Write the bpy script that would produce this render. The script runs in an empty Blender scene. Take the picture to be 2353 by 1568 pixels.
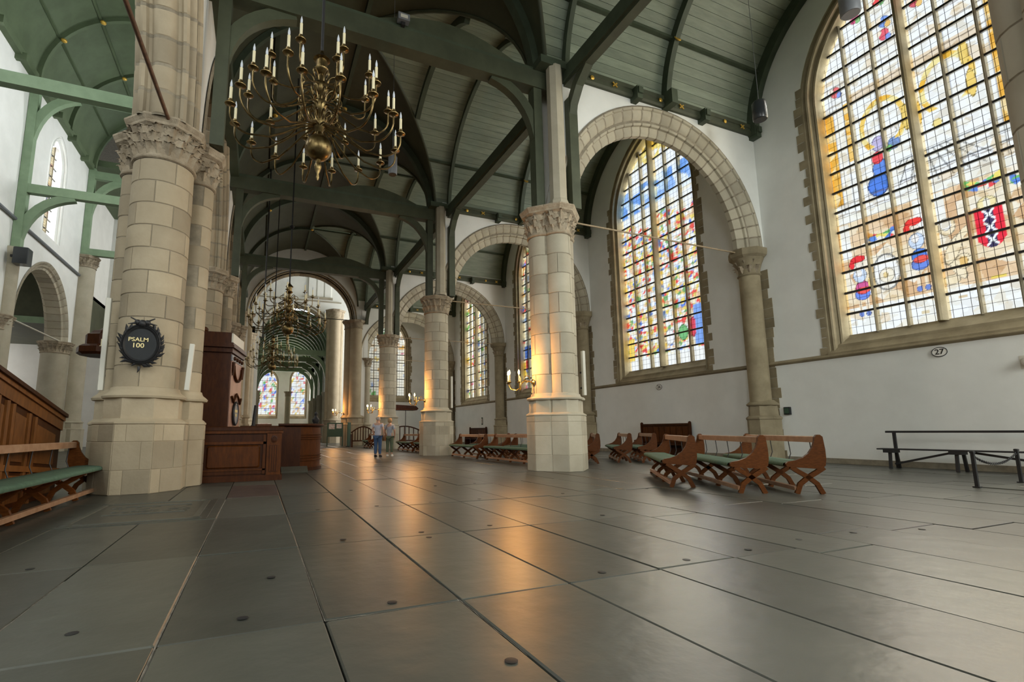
import bpy, math, random
import numpy as np
from mathutils import Vector, Matrix

RND = random.Random(11)
PI = math.pi
sc = bpy.context.scene
COL = sc.collection

# ------------------------------------------------------------------ camera, world, daylight, exposure
cam_d = bpy.data.cameras.new('camera')
cam = bpy.data.objects.new('camera', cam_d)
COL.objects.link(cam)
F_PX, CX, CY = 1124.94, 1069.77, 830.82
YAW, PIT, ROL = math.radians(22.889), math.radians(8.122), math.radians(-0.4928)
_f = Vector((math.sin(YAW) * math.cos(PIT), math.cos(YAW) * math.cos(PIT), math.sin(PIT)))
_r0 = Vector((math.cos(YAW), -math.sin(YAW), 0))
_u0 = _r0.cross(_f)
_r = _r0 * math.cos(ROL) + _u0 * math.sin(ROL)
_u = -_r0 * math.sin(ROL) + _u0 * math.cos(ROL)
cam.matrix_world = Matrix(((_r.x, _u.x, -_f.x, 0), (_r.y, _u.y, -_f.y, 0), (_r.z, _u.z, -_f.z, 1.10), (0, 0, 0, 1)))
cam_d.sensor_width = 36.0
cam_d.lens = F_PX / 2353.0 * 36.0
cam_d.shift_x = (1176.5 - CX) / 2353.0
cam_d.shift_y = (CY - 784.0) / 2353.0
cam_d.clip_start = 0.05
cam_d.clip_end = 300
sc.camera = cam

world = bpy.data.worlds.new('overcast_sky')
sc.world = world
world.use_nodes = True
bg = world.node_tree.nodes['Background']
bg.inputs[0].default_value = (0.86, 0.93, 1.0, 1)
bg.inputs[1].default_value = 2.0
vs = sc.view_settings
vs.view_transform = 'Standard'
vs.look = 'None'
vs.gamma = 1.0
vs.use_curve_mapping = False
vs.exposure = 0.28
SKY_L = 7.0            # radiance of the overcast daylight standing in the windows

cy = sc.cycles
cy.max_bounces = 6
cy.diffuse_bounces = 4
cy.glossy_bounces = 3
cy.transmission_bounces = 2
cy.transparent_max_bounces = 16
cy.caustics_reflective = False
cy.caustics_refractive = False
cy.sample_clamp_indirect = 4.0
cy.use_denoising = True
cy.adaptive_threshold = 0.02


def daylight(x, y, z, w, h, rotz, k=1.0, col=(1.0, 0.98, 0.95)):
    """Soft daylight standing just outside a window or added unseen, w wide, h tall, shining along local -y turned by rotz."""
    d = bpy.data.lights.new('daylight', 'AREA')
    d.shape = 'RECTANGLE'
    d.size, d.size_y = w, h
    d.energy = SKY_L * k * w * h * PI
    d.color = col
    o = bpy.data.objects.new('daylight', d)
    o.matrix_world = Matrix.Translation((x, y, z)) @ Matrix.Rotation(rotz, 4, 'Z') @ Matrix.Rotation(-PI / 2, 4, 'X')
    COL.objects.link(o)
    return o


# local frame of a window seen from inside: x to the right, y outwards, z up
RIGHT, AHEAD, LEFT, BACK = -PI / 2, 0.0, PI / 2, PI
YG = [-8.5, 1.7, 12.0, 22.2, 32.5, 42.8]          # grid lines of the bays
WIN_Y = [7.0, 17.1, 27.75, 38.0]                   # window centres in the right wall
XL, XP, XW, XF = -2.0, 7.9, 16.8, -12.6            # left arcade, right pillars, right wall, far nave wall
for yw in [-3.0] + WIN_Y:
    daylight(XW + 0.95, yw, 9.6, 4.7, 11.4, RIGHT, 1.95 if yw > 0 else 3.0, (0.97, 1.0, 0.94))
for yw in (-3, 7, 17, 27.3, 37.3):                 # nave clerestory, far side
    daylight(XF - 1.0, yw, 16.9, 2.6, 6.8, LEFT, 3.2 if yw > 20 else 1.0, (0.95, 0.98, 1.0))
    daylight(-1.0, yw, 17.9, 2.3, 4.6, RIGHT, 3.2 if yw > 20 else 1.0, (0.95, 0.98, 1.0))  # unseen south clerestory daylight, added opposite to brighten the nave
daylight(-7.3, -9.6, 12.0, 6.5, 15, BACK, 0.45, (0.99, 1.0, 0.92))     # unseen west daylight added behind the camera to brighten the interior
daylight(12.4, -9.6, 9.0, 4.5, 9.5, BACK, 1.7, (0.97, 1.0, 0.94))
daylight(3.0, -9.6, 8.4, 4.0, 8.2, BACK, 0.4, (0.99, 1.0, 0.92))
daylight(11.2, 46.9, 8.4, 3.8, 7.6, AHEAD, 1.0)
daylight(0.7, 80.9, 7.4, 3.5, 7.2, AHEAD, 5)
daylight(5.55, 80.9, 7.4, 2.2, 7.2, AHEAD, 5)
daylight(-22.9, 39, 7.0, 5.0, 6.5, LEFT, 1.0)
daylight(-22.9, 51, 7.0, 5.0, 6.5, LEFT, 1.0)
daylight(-14.9, 55.2, 17.8, 1.4, 5.6, AHEAD, 1.6)
daylight(25.4, 49, 12, 6, 14, RIGHT, 3)          # unseen light floating free in the transept, added to brighten the crossing


# ------------------------------------------------------------------ materials
def _nt(name):
    m = bpy.data.materials.new(name)
    m.use_nodes = True
    nt = m.node_tree
    return m, nt, nt.nodes['Principled BSDF']


def mat(name, c1, c2=None, scale=3.0, rough=0.7, rvar=0.0, bump=0.0, bscale=20.0, metal=0.0, vary=0.0, spec=0.5, detail=5.0, stretch=None, emit=None, coat=0.0, ramp=(0.35, 0.65)):
    m, nt, b = _nt(name)
    L = nt.links
    b.inputs['Roughness'].default_value = rough
    b.inputs['Metallic'].default_value = metal
    b.inputs['Specular IOR Level'].default_value = spec
    b.inputs['Coat Weight'].default_value = coat
    b.inputs['Base Color'].default_value = (*c1, 1)
    tc = nt.nodes.new('ShaderNodeTexCoord')
    mp = nt.nodes.new('ShaderNodeMapping')
    geo = nt.nodes.new('ShaderNodeNewGeometry')
    L.new(geo.outputs['Position'], mp.inputs['Vector'])
    if stretch:
        mp.inputs['Scale'].default_value = stretch
    out = None
    if c2 is not None:
        n = nt.nodes.new('ShaderNodeTexNoise')
        n.inputs['Scale'].default_value = scale
        n.inputs['Detail'].default_value = detail
        n.inputs['Roughness'].default_value = 0.6
        L.new(mp.outputs[0], n.inputs['Vector'])
        cr = nt.nodes.new('ShaderNodeValToRGB')
        cr.color_ramp.elements[0].position = ramp[0]
        cr.color_ramp.elements[1].position = ramp[1]
        cr.color_ramp.elements[0].color = (*c2, 1)
        cr.color_ramp.elements[1].color = (*c1, 1)
        L.new(n.outputs['Fac'], cr.inputs['Fac'])
        out = cr.outputs['Color']
        if rvar:
            mr = nt.nodes.new('ShaderNodeMapRange')
            mr.inputs['From Min'].default_value = 0.3
            mr.inputs['From Max'].default_value = 0.7
            mr.inputs['To Min'].default_value = rough - rvar
            mr.inputs['To Max'].default_value = rough + rvar
            L.new(n.outputs['Fac'], mr.inputs['Value'])
            L.new(mr.outputs[0], b.inputs['Roughness'])
    if vary:
        oi = nt.nodes.new('ShaderNodeObjectInfo')
        hs = nt.nodes.new('ShaderNodeHueSaturation')
        mr = nt.nodes.new('ShaderNodeMapRange')
        mr.inputs['To Min'].default_value = 1 - vary
        mr.inputs['To Max'].default_value = 1 + vary
        L.new(oi.outputs['Random'], mr.inputs['Value'])
        L.new(mr.outputs[0], hs.inputs['Value'])
        if out is not None:
            L.new(out, hs.inputs['Color'])
        else:
            hs.inputs['Color'].default_value = (*c1, 1)
        out = hs.outputs['Color']
    if out is not None:
        L.new(out, b.inputs['Base Color'])
    if bump:
        nb = nt.nodes.new('ShaderNodeTexNoise')
        nb.inputs['Scale'].default_value = bscale
        nb.inputs['Detail'].default_value = 4
        L.new(mp.outputs[0], nb.inputs['Vector'])
        bp = nt.nodes.new('ShaderNodeBump')
        bp.inputs['Strength'].default_value = bump
        bp.inputs['Distance'].default_value = 0.02
        L.new(nb.outputs['Fac'], bp.inputs['Height'])
        L.new(bp.outputs[0], b.inputs['Normal'])
    if emit:
        b.inputs['Emission Color'].default_value = (*emit[:3], 1)
        b.inputs['Emission Strength'].default_value = emit[3]
    return m


M = {}
M['plaster'] = mat('lime_plaster', (0.81, 0.815, 0.775), (0.75, 0.755, 0.715), 0.9, 0.92, bump=0.12, bscale=3.0)
M['stone'] = mat('sandstone', (0.385, 0.322, 0.222), (0.285, 0.232, 0.152), 1.7, 0.85, bump=0.25, bscale=14, vary=0.20, ramp=(.2, .8))
M['stone_pale'] = mat('pale_limestone', (0.46, 0.42, 0.325), (0.335, 0.298, 0.215), 1.3, 0.85, bump=0.2, bscale=12, vary=0.16, ramp=(.2, .8))
M['stone_window'] = mat('weathered_window_stone', (0.315, 0.262, 0.165), (0.215, 0.175, 0.105), 1.6, 0.85, bump=0.25, bscale=10, vary=0.14)
M['stone_carved'] = mat('carved_stone', (0.38, 0.32, 0.23), (0.25, 0.20, 0.135), 5.0, 0.9, bump=0.6, bscale=40, vary=0.2)
M['mortar'] = mat('grey_mortar', (0.30, 0.26, 0.19), (0.21, 0.18, 0.13), 6, 0.95)
M['slab'] = mat('worn_bluestone', (0.078, 0.079, 0.064), (0.046, 0.048, 0.040), 1.3, 0.36, bump=0.34, bscale=4.0, vary=0.30, spec=0.6, detail=3.0, ramp=(0.15, 0.85))
M['slab_red'] = mat('reddish_bluestone', (0.080, 0.058, 0.050), (0.052, 0.038, 0.034), 2.5, 0.42, bump=0.25, bscale=4, spec=0.5)
M['joint'] = mat('floor_joint_dirt', (0.016, 0.015, 0.013), (0.008, 0.008, 0.007), 9, 0.95, spec=0.1)
M['joint_pale'] = mat('pale_joint_lime', (0.24, 0.21, 0.17), (0.10, 0.09, 0.075), 14, 0.9)
M['green_dark'] = mat('shaded_olive_boarding', (0.062, 0.066, 0.034), (0.043, 0.047, 0.024), 1.2, 0.55, bump=0.1, bscale=8, vary=0.10)  # vault paint darkened, the aisle's shade put into the colour
M['green_board_lit'] = mat('lit_green_boarding', (0.235, 0.275, 0.205), (0.18, 0.215, 0.16), 1.2, 0.5, bump=0.15, bscale=5, stretch=(1, 6, 6), vary=0.14)  # vault paint lightened to carry the window light on the bay boards
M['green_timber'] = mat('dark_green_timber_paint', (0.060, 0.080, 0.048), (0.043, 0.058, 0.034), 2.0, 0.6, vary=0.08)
M['green_beam'] = mat('grey_green_timber_paint', (0.062, 0.072, 0.040), (0.044, 0.052, 0.028), 2.0, 0.6, vary=0.08)
M['green_light'] = mat('pale_green_timber_paint', (0.225, 0.315, 0.195), (0.185, 0.265, 0.16), 1.5, 0.6, vary=0.06)
M['green_vault'] = mat('nave_green_boarding', (0.105, 0.142, 0.075), (0.082, 0.112, 0.058), 1.0, 0.7, vary=0.06)
M['green_choir'] = mat('choir_green_boarding', (0.20, 0.27, 0.17), (0.16, 0.22, 0.135), 1.0, 0.7, vary=0.06)
M['oak'] = mat('varnished_oak', (0.115, 0.036, 0.007), (0.068, 0.020, 0.004), 5, 0.40, stretch=(3, 3, 14), vary=0.15, spec=0.15)
M['oak_rail'] = mat('worn_oak_rail', (0.40, 0.235, 0.14), (0.29, 0.15, 0.08), 6, 0.38, vary=0.12)
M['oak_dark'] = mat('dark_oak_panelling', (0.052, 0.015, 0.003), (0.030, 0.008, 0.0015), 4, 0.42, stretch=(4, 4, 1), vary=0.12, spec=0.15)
M['oak_mid'] = mat('oak_panelling', (0.085, 0.024, 0.003), (0.050, 0.014, 0.002), 4, 0.45, stretch=(4, 4, 1), vary=0.12, spec=0.15)
M['oak_stall'] = mat('honey_oak_panelling', (0.19, 0.070, 0.015), (0.12, 0.042, 0.009), 4, 0.45, stretch=(4, 4, 1), vary=0.12, spec=0.3)
M['oak_pink'] = mat('lit_oak_panelling', (0.30, 0.165, 0.12), (0.22, 0.115, 0.08), 3, 0.5)  # lighter oak paints in the light on the pulpit case's aisle face
M['cushion'] = mat('green_seat_cloth', (0.085, 0.155, 0.10), (0.06, 0.115, 0.075), 12, 0.85, bump=0.2, bscale=60)
M['brass'] = mat('aged_brass', (0.24, 0.175, 0.075), (0.13, 0.09, 0.04), 9, 0.33, rvar=0.08, metal=1.0)
M['brass_bright'] = mat('polished_brass', (0.72, 0.50, 0.16), (0.55, 0.36, 0.10), 6, 0.22, metal=1.0)
M['candle'] = mat('ivory_candle_tube', (0.78, 0.70, 0.46), None, rough=0.5)
M['bulb'] = mat('unlit_glass_bulb', (0.62, 0.66, 0.72), None, rough=0.12)
M['flame'] = mat('lit_candle_bulb', (1.0, 0.8, 0.5), None, rough=0.4, emit=(1.0, 0.60, 0.22, 45.0))
M['iron'] = mat('black_iron', (0.018, 0.018, 0.019), None, rough=0.5, spec=0.4)
M['iron_rust'] = mat('rusted_tie_iron', (0.17, 0.085, 0.045), (0.09, 0.045, 0.025), 8, 0.6)
M['rod'] = mat('painted_tie_rod', (0.40, 0.31, 0.20), (0.30, 0.22, 0.13), 6, 0.6)
M['lead'] = mat('dark_glazing_bar', (0.030, 0.028, 0.026), None, rough=0.6)
M['mullion'] = mat('backlit_mullion_stone', (0.15, 0.125, 0.075), (0.10, 0.082, 0.05), 4, 0.8)  # thin mullions' backlit shade put into the stone colour
M['gold'] = mat('gilded_wood', (0.85, 0.56, 0.12), (0.65, 0.38, 0.06), 20, 0.35, metal=0.6)
M['gold_paint'] = mat('gilt_lettering', (0.80, 0.66, 0.30), None, rough=0.4)
M['speaker'] = mat('black_speaker_casing', (0.028, 0.032, 0.036), None, rough=0.25)
M['speaker_white'] = mat('pale_enamel', (0.58, 0.56, 0.48), None, rough=0.5)
M['white'] = mat('white_enamel', (0.82, 0.81, 0.76), None, rough=0.5)
M['black'] = mat('black_paint', (0.012, 0.012, 0.012), None, rough=0.5)
M['board_dark'] = mat('bluish_black_board', (0.014, 0.016, 0.018), (0.010, 0.012, 0.012), 5, 0.55, spec=0.3)
M['slate'] = mat('grey_slate_oval', (0.16, 0.17, 0.185), None, rough=0.5)
M['skin'] = mat('skin', (0.52, 0.31, 0.22), None, rough=0.55)
M['shirt_lilac'] = mat('pale_lilac_shirt', (0.50, 0.51, 0.60), (0.43, 0.44, 0.54), 18, 0.85)
M['shirt_stripe'] = mat('grey_blue_patterned_shirt', (0.50, 0.54, 0.60), (0.22, 0.27, 0.36), 30, 0.85, stretch=(1, 1, 2.5))
M['jeans'] = mat('blue_denim', (0.055, 0.105, 0.215), (0.04, 0.08, 0.17), 14, 0.9)
M['khaki'] = mat('olive_green_trousers', (0.13, 0.165, 0.105), (0.10, 0.13, 0.08), 14, 0.9)
M['hair_grey'] = mat('grey_hair', (0.42, 0.38, 0.34), (0.30, 0.27, 0.24), 60, 0.7)
M['hair_blond'] = mat('sandy_hair', (0.42, 0.30, 0.16), (0.28, 0.19, 0.10), 60, 0.7)
M['leather'] = mat('brown_leather', (0.13, 0.062, 0.022), None, rough=0.5)
M['green_board'] = mat('green_notice_board', (0.035, 0.075, 0.045), None, rough=0.6)
M['paper'] = mat('paper', (0.7, 0.66, 0.6), (0.45, 0.3, 0.26), 9, 0.8)


def glass_material(name, tint, cols=4.0, rws=4.0, lead=0.02):
    """Leaded glass: lets the daylight behind through, tinted by the colour of each piece; thin lead lines in a grid."""
    m, nt, b = _nt(name)
    nt.nodes.remove(b)
    L = nt.links
    out = nt.nodes['Material Output']
    at = nt.nodes.new('ShaderNodeAttribute')
    at.attribute_name = 'tint'
    uv = nt.nodes.new('ShaderNodeUVMap')
    br = nt.nodes.new('ShaderNodeTexBrick')
    br.offset = 0.0
    br.inputs['Color1'].default_value = (1, 1, 1, 1)
    br.inputs['Color2'].default_value = (1, 1, 1, 1)
    br.inputs['Mortar'].default_value = (0.03, 0.02, 0.015, 1)
    br.inputs['Scale'].default_value = 1.0
    br.inputs['Mortar Size'].default_value = lead
    br.inputs['Mortar Smooth'].default_value = 0.2
    br.inputs['Brick Width'].default_value = 1.0 / cols
    br.inputs['Row Height'].default_value = 1.0 / rws
    L.new(uv.outputs[0], br.inputs['Vector'])
    mx = nt.nodes.new('ShaderNodeMix')
    mx.data_type = 'RGBA'
    mx.blend_type = 'MULTIPLY'
    mx.inputs['Factor'].default_value = 1.0
    L.new(at.outputs['Color'], mx.inputs['A'])
    L.new(br.outputs['Color'], mx.inputs['B'])
    m2 = nt.nodes.new('ShaderNodeMix')
    m2.data_type = 'RGBA'
    m2.blend_type = 'MULTIPLY'
    m2.inputs['Factor'].default_value = 1.0
    m2.inputs['B'].default_value = (*tint, 1)
    L.new(mx.outputs['Result'], m2.inputs['A'])
    tr = nt.nodes.new('ShaderNodeBsdfTransparent')
    L.new(m2.outputs['Result'], tr.inputs['Color'])
    gl = nt.nodes.new('ShaderNodeBsdfGlossy')
    gl.inputs['Roughness'].default_value = 0.15
    gl.inputs['Color'].default_value = (0.5, 0.5, 0.5, 1)
    mix = nt.nodes.new('ShaderNodeMixShader')
    mix.inputs[0].default_value = 0.04
    L.new(tr.outputs[0], mix.inputs[1])
    L.new(gl.outputs[0], mix.inputs[2])
    L.new(mix.outputs[0], out.inputs['Surface'])
    return m


M['glass'] = glass_material('stained_glass', (0.46, 0.46, 0.46), cols=4, rws=3, lead=0.008)
M['glass_far'] = glass_material('leaded_glass', (0.46, 0.46, 0.46), 3, 3, 0.014)
M['glass_clear'] = glass_material('clear_leaded_glass', (0.6, 0.61, 0.62), 4, 4, 0.02)


# ------------------------------------------------------------------ mesh helpers
class MB:
    def __init__(s):
        s.v, s.f = [], []

    def quadgrid(s, rows, close_u=False, flip=False):
        """rows: list of equally long lists of points"""
        n, m = len(rows), len(rows[0])
        o = len(s.v)
        for r in rows:
            s.v.extend(tuple(p) for p in r)
        for i in range(n - 1):
            for j in range(m if close_u else m - 1):
                a, b = o + i * m + j, o + i * m + (j + 1) % m
                c, d = o + (i + 1) * m + (j + 1) % m, o + (i + 1) * m + j
                s.f.append((a, d, c, b) if flip else (a, b, c, d))
        return s

    def box(s, x0, x1, y0, y1, z0, z1, mtx=None):
        o = len(s.v)
        P = [(x0, y0, z0), (x1, y0, z0), (x1, y1, z0), (x0, y1, z0), (x0, y0, z1), (x1, y0, z1), (x1, y1, z1), (x0, y1, z1)]
        if mtx is not None:
            P = [tuple(mtx @ Vector(p)) for p in P]
        s.v.extend(P)
        s.f.extend([tuple(o + i for i in q) for q in ((0, 3, 2, 1), (4, 5, 6, 7), (0, 1, 5, 4), (1, 2, 6, 5), (2, 3, 7, 6), (3, 0, 4, 7))])
        return s

    def cbox(s, x0, x1, y0, y1, z0, z1, b=0.01):
        """box with a chamfered top edge all round and chamfered upright corners"""
        o = len(s.v)
        def ring(i, z):
            return [(x0 + i + b, y0 + i, z), (x1 - i - b, y0 + i, z), (x1 - i, y0 + i + b, z), (x1 - i, y1 - i - b, z), (x1 - i - b, y1 - i, z), (x0 + i + b, y1 - i, z), (x0 + i, y1 - i - b, z), (x0 + i, y0 + i + b, z)]
        s.quadgrid([ring(0, z0), ring(0, z1 - b), ring(b, z1)], True)
        s.f.append(tuple(o + 16 + i for i in range(8)))
        s.f.append(tuple(o + 7 - i for i in range(8)))
        return s

    def prism(s, poly, t0, t1, axis='x'):
        """poly of 2D points extruded along axis"""
        n = len(poly)
        o = len(s.v)
        def pt(p, t):
            return {'x': (t, p[0], p[1]), 'y': (p[0], t, p[1]), 'z': (p[0], p[1], t)}[axis]
        s.v.extend(pt(p, t0) for p in poly)
        s.v.extend(pt(p, t1) for p in poly)
        for i in range(n):
            j = (i + 1) % n
            s.f.append((o + i, o + j, o + n + j, o + n + i))
        s.f.append(tuple(o + n - 1 - i for i in range(n)))
        s.f.append(tuple(o + n + i for i in range(n)))
        return s

    def lathe(s, prof, n=16, c=(0, 0), a0=0.0, cap=True):
        """prof: [(r, z)...] bottom to top"""
        o = len(s.v)
        rows = [[(c[0] + r * math.cos(a0 + 2 * PI * k / n), c[1] + r * math.sin(a0 + 2 * PI * k / n), z) for k in range(n)] for r, z in prof]
        s.quadgrid(rows, True)
        if cap:
            s.f.append(tuple(o + n - 1 - k for k in range(n)))
            t = o + (len(prof) - 1) * n
            s.f.append(tuple(t + k for k in range(n)))
        return s

    def tube(s, pts, r, n=6, cap=True):
        pts = [Vector(p) for p in pts]
        rr = r if isinstance(r, (list, tuple)) else [r] * len(pts)
        up = Vector((0, 0, 1))
        rows = []
        prev = None
        for i, p in enumerate(pts):
            t = (pts[min(i + 1, len(pts) - 1)] - pts[max(i - 1, 0)]).normalized()
            if prev is None:
                a = up.cross(t)
                if a.length < 1e-3:
                    a = Vector((1, 0, 0))
                a.normalize()
            else:
                a = prev - t * prev.dot(t)
                if a.length < 1e-6:
                    a = Vector((1, 0, 0))
                a.normalize()
            prev = a
            b = t.cross(a)
            rows.append([tuple(p + (a * math.cos(2 * PI * k / n) + b * math.sin(2 * PI * k / n)) * rr[i]) for k in range(n)])
        o = len(s.v)
        s.quadgrid(rows, True)
        if cap:
            s.f.append(tuple(o + n - 1 - k for k in range(n)))
            t = o + (len(rows) - 1) * n
            s.f.append(tuple(t + k for k in range(n)))
        return s

    def bar(s, pts, w, h, side=(0, 1, 0)):
        """rectangular bar along pts; w measured along side, h across"""
        pts = [Vector(p) for p in pts]
        sd = Vector(side).normalized()
        rows = []
        for i, p in enumerate(pts):
            t = (pts[min(i + 1, len(pts) - 1)] - pts[max(i - 1, 0)]).normalized()
            nrm = t.cross(sd).normalized()
            rows.append([tuple(p + sd * (w / 2 * a) + nrm * (h / 2 * b)) for a, b in ((-1, -1), (1, -1), (1, 1), (-1, 1))])
        o = len(s.v)
        s.quadgrid(rows, True)
        s.f.append((o, o + 3, o + 2, o + 1))
        t = o + 4 * (len(rows) - 1)
        s.f.append((t, t + 1, t + 2, t + 3))
        return s

    def ball(s, c, r, n=8, m=6, sz=1.0):
        return s.lathe([(max(r * math.sin(PI * i / m), 1e-4), c[2] - sz * r * math.cos(PI * i / m)) for i in range(m + 1)], n, c[:2], cap=False)

    def mesh(s, name, m=None, smooth=0):
        me = bpy.data.meshes.new(name)
        me.from_pydata(s.v, [], s.f)
        if smooth:
            me.polygons.foreach_set('use_smooth', [True] * len(me.polygons))
            if smooth < 180:
                me.set_sharp_from_angle(angle=math.radians(smooth))
        if m:
            me.materials.append(M[m])
        return me

    def build(s, name, m, parent=None, smooth=0, loc=None, rz=0.0):
        return obj(name, s.mesh(name, m, smooth), parent, loc, rz)


def obj(name, me, parent=None, loc=None, rz=0.0, mtx=None):
    o = bpy.data.objects.new(name, me)
    COL.objects.link(o)
    if parent is not None:
        o.parent = parent
    if mtx is not None:
        o.matrix_local = mtx
    elif loc is not None:
        o.location = loc
        o.rotation_euler = (0, 0, rz)
    return o


def empty(name, loc=(0, 0, 0), rz=0.0, parent=None):
    o = bpy.data.objects.new(name, None)
    o.empty_display_size = 0.2
    COL.objects.link(o)
    o.location = loc
    o.rotation_euler = (0, 0, rz)
    if parent is not None:
        o.parent = parent
    return o


def tag(o, label, cat, group=None):
    o['label'] = label
    o['category'] = cat
    if group:
        o['group'] = group
    return o


def struct(o):
    o['kind'] = 'structure'
    return o


def copy_tree(o, parent=None):
    c = o.copy()
    COL.objects.link(c)
    if parent is not None:
        c.parent = parent
    for ch in list(o.children):
        copy_tree(ch, c)
    return c


# ------------------------------------------------------------------ pointed and round arches
def arc_R(w, rise):
    return (rise * rise + w * w) / (2 * w)


def arch_path(w, zs, rise, n=12, off=0.0, z0=None, x0=0.0):
    """points (x, z) from bottom left over the apex to bottom right; off moves it outwards"""
    R_ = arc_R(w, rise)
    e = R_ - w
    Rn = R_ + off
    top = math.sqrt(max(Rn * Rn - e * e, 0))
    a1 = math.atan2(top, e)
    L = []
    for i in range(n + 1):
        a = a1 * i / n
        L.append((-(Rn * math.cos(a) - e), zs + Rn * math.sin(a)))
    P = list(L)
    P += [(-x, z) for x, z in reversed(L[:-1])]
    if z0 is not None:
        P = [(P[0][0], z0)] + P + [(P[-1][0], z0)]
    return [(x + x0, z) for x, z in P]


def arch_z(x, w, zs, rise):
    R_ = arc_R(w, rise)
    e = R_ - w
    a = abs(x)
    if a >= w:
        return zs
    return zs + math.sqrt(max(R_ * R_ - (a + e) ** 2, 0))


def arch_off(z, w, rise):
    """half width of the arch at height z above its springing"""
    R_ = arc_R(w, rise)
    return math.sqrt(max(R_ * R_ - z * z, 0)) - (R_ - w)


def arched_wall(name, u0, u1, z0, z1, openings, y0, y1, origin, rz, m='plaster', n=14, parent=None):
    """wall in local x (u0..u1), thickness y0..y1, openings (uc, halfw, zb, zs, rise); both faces and the reveals"""
    mb = MB()
    us = {u0, u1}
    for uc, w, zb, zs, rise in openings:
        for i in range(-n, n + 1):
            us.add(uc + w * math.sin(PI / 2 * i / n))
    us = sorted(us)
    def hit(um):
        for o_ in openings:
            if abs(um - o_[0]) < o_[1]:
                return o_
    for a, b in zip(us[:-1], us[1:]):
        if b - a < 1e-6:
            continue
        o_ = hit((a + b) / 2)
        spans = []
        if o_ is None:
            spans.append((z0, z0, z1, z1))
        else:
            uc, w, zb, zs, rise = o_
            if zb > z0:
                spans.append((z0, z0, zb, zb))
            spans.append((arch_z(a - uc, w, zs, rise), arch_z(b - uc, w, zs, rise), z1, z1))
        for za, zb_, zc, zd in spans:
            k = len(mb.v)
            mb.v += [(a, y0, za), (b, y0, zb_), (b, y0, zd), (a, y0, zc), (a, y1, za), (b, y1, zb_), (b, y1, zd), (a, y1, zc)]
            mb.f += [(k, k + 1, k + 2, k + 3), (k + 5, k + 4, k + 7, k + 6), (k + 4, k + 5, k + 1, k), (k + 3, k + 2, k + 6, k + 7)]
    for uc, w, zb, zs, rise in openings:
        for s_ in (-1, 1):
            k = len(mb.v)
            mb.v += [(uc + s_ * w, y0, zb), (uc + s_ * w, y1, zb), (uc + s_ * w, y1, zs), (uc + s_ * w, y0, zs)]
            mb.f.append((k, k + 1, k + 2, k + 3))
    for u in (u0, u1):
        k = len(mb.v)
        mb.v += [(u, y0, z0), (u, y1, z0), (u, y1, z1), (u, y0, z1)]
        mb.f.append((k, k + 1, k + 2, k + 3))
    return mb.build(name, m, parent, loc=origin, rz=rz)
# ------------------------------------------------------------------ floor: gravestone slabs on a dark bed
floor = struct(MB().box(-32, 32, -9, 90, -0.3, -0.035).build('floor', 'joint'))
XS = [-3.02, -2.16, -1.30, -0.44, 0.42, 1.29, 2.14, 3.0, 3.85, 4.65, 5.45, 6.35, 7.2, 8.15, 8.97, 9.83, 10.69, 11.55, 12.4, 13.27, 14.13, 15.0, 15.86, 16.75]
YS = [1.08, 3.17, 5.22, 7.35, 9.57, 11.65, 13.75, 15.85, 17.95, 20.05, 22.15, 24.3, 26.4, 28.5, 30.6, 32.7, 34.8, 36.9, 39.0, 41.1, 43.2]
YOFF = {11: 0.12, 12: -0.16, 13: 1.66, 14: 1.66, 15: 1.2}
slabs = []
for i in range(len(XS) - 1):
    off = YOFF.get(i, 0.0 if i < 9 else RND.uniform(-0.9, 0.9))
    ys = [y + off + (RND.uniform(-0.05, 0.05) if i >= 9 else RND.uniform(-0.012, 0.012)) for y in YS]
    ys = [ys[0] - 4.2, ys[0] - 2.1] + ys
    for j in range(len(ys) - 1):
        xm, ym = (XS[i] + XS[i + 1]) / 2, (ys[j] + ys[j + 1]) / 2
        if ym < -1.2 or ym > 43.2:
            continue
        if xm < -1.9 and ym < 4:
            continue
        if XS[i] < -2.0 and 7.3 < ym < 9.7:
            continue
        d = math.hypot(xm, ym)
        vis = ym > 0.2 and xm / max(ym, 0.01) < 3.4
        slabs.append(((0 if vis else 1), d, XS[i], XS[i + 1], ys[j], ys[j + 1]))
slabs.sort()
rest = MB()
for k, (_v, d, x0, x1, y0, y1) in enumerate(slabs):
    g = 0.006
    dz = RND.uniform(-0.004, 0.003)
    if k < 285:
        mb = MB().cbox(-(x1 - x0) / 2 + g, (x1 - x0) / 2 - g, -(y1 - y0) / 2 + g, (y1 - y0) / 2 - g, -0.05, 0.0, RND.choice((0.004, 0.006, 0.009)))
        red = (-0.5 < (x0 + x1) / 2 < 0.4 and 9.7 < (y0 + y1) / 2 < 11.6)
        o = mb.build('floor_slab', 'slab_red' if red else 'slab', floor, loc=((x0 + x1) / 2, (y0 + y1) / 2, dz))
        o.rotation_euler = (RND.uniform(-0.0022, 0.0022), RND.uniform(-0.0035, 0.0035), 0)
    else:
        rest.cbox(x0 + g, x1 - g, y0 + g, y1 - g, -0.05, dz, 0.008)
for x0 in np.arange(-30, -3.1, 2.0):
    for y0 in np.arange(0, 86, 2.1):
        rest.box(x0 + .01, x0 + 1.99, y0 + .01, y0 + 2.09, -0.05, -0.002)
for x0 in np.arange(-3.0, 24, 1.0):
    for y0 in np.arange(43.3, 86, 2.1):
        rest.box(x0 + .01, x0 + .99, y0 + .01, y0 + 2.09, -0.05, -0.002)
ro = rest.build('distant_slabs', 'slab', floor)
ro['kind'] = 'stuff'
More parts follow.
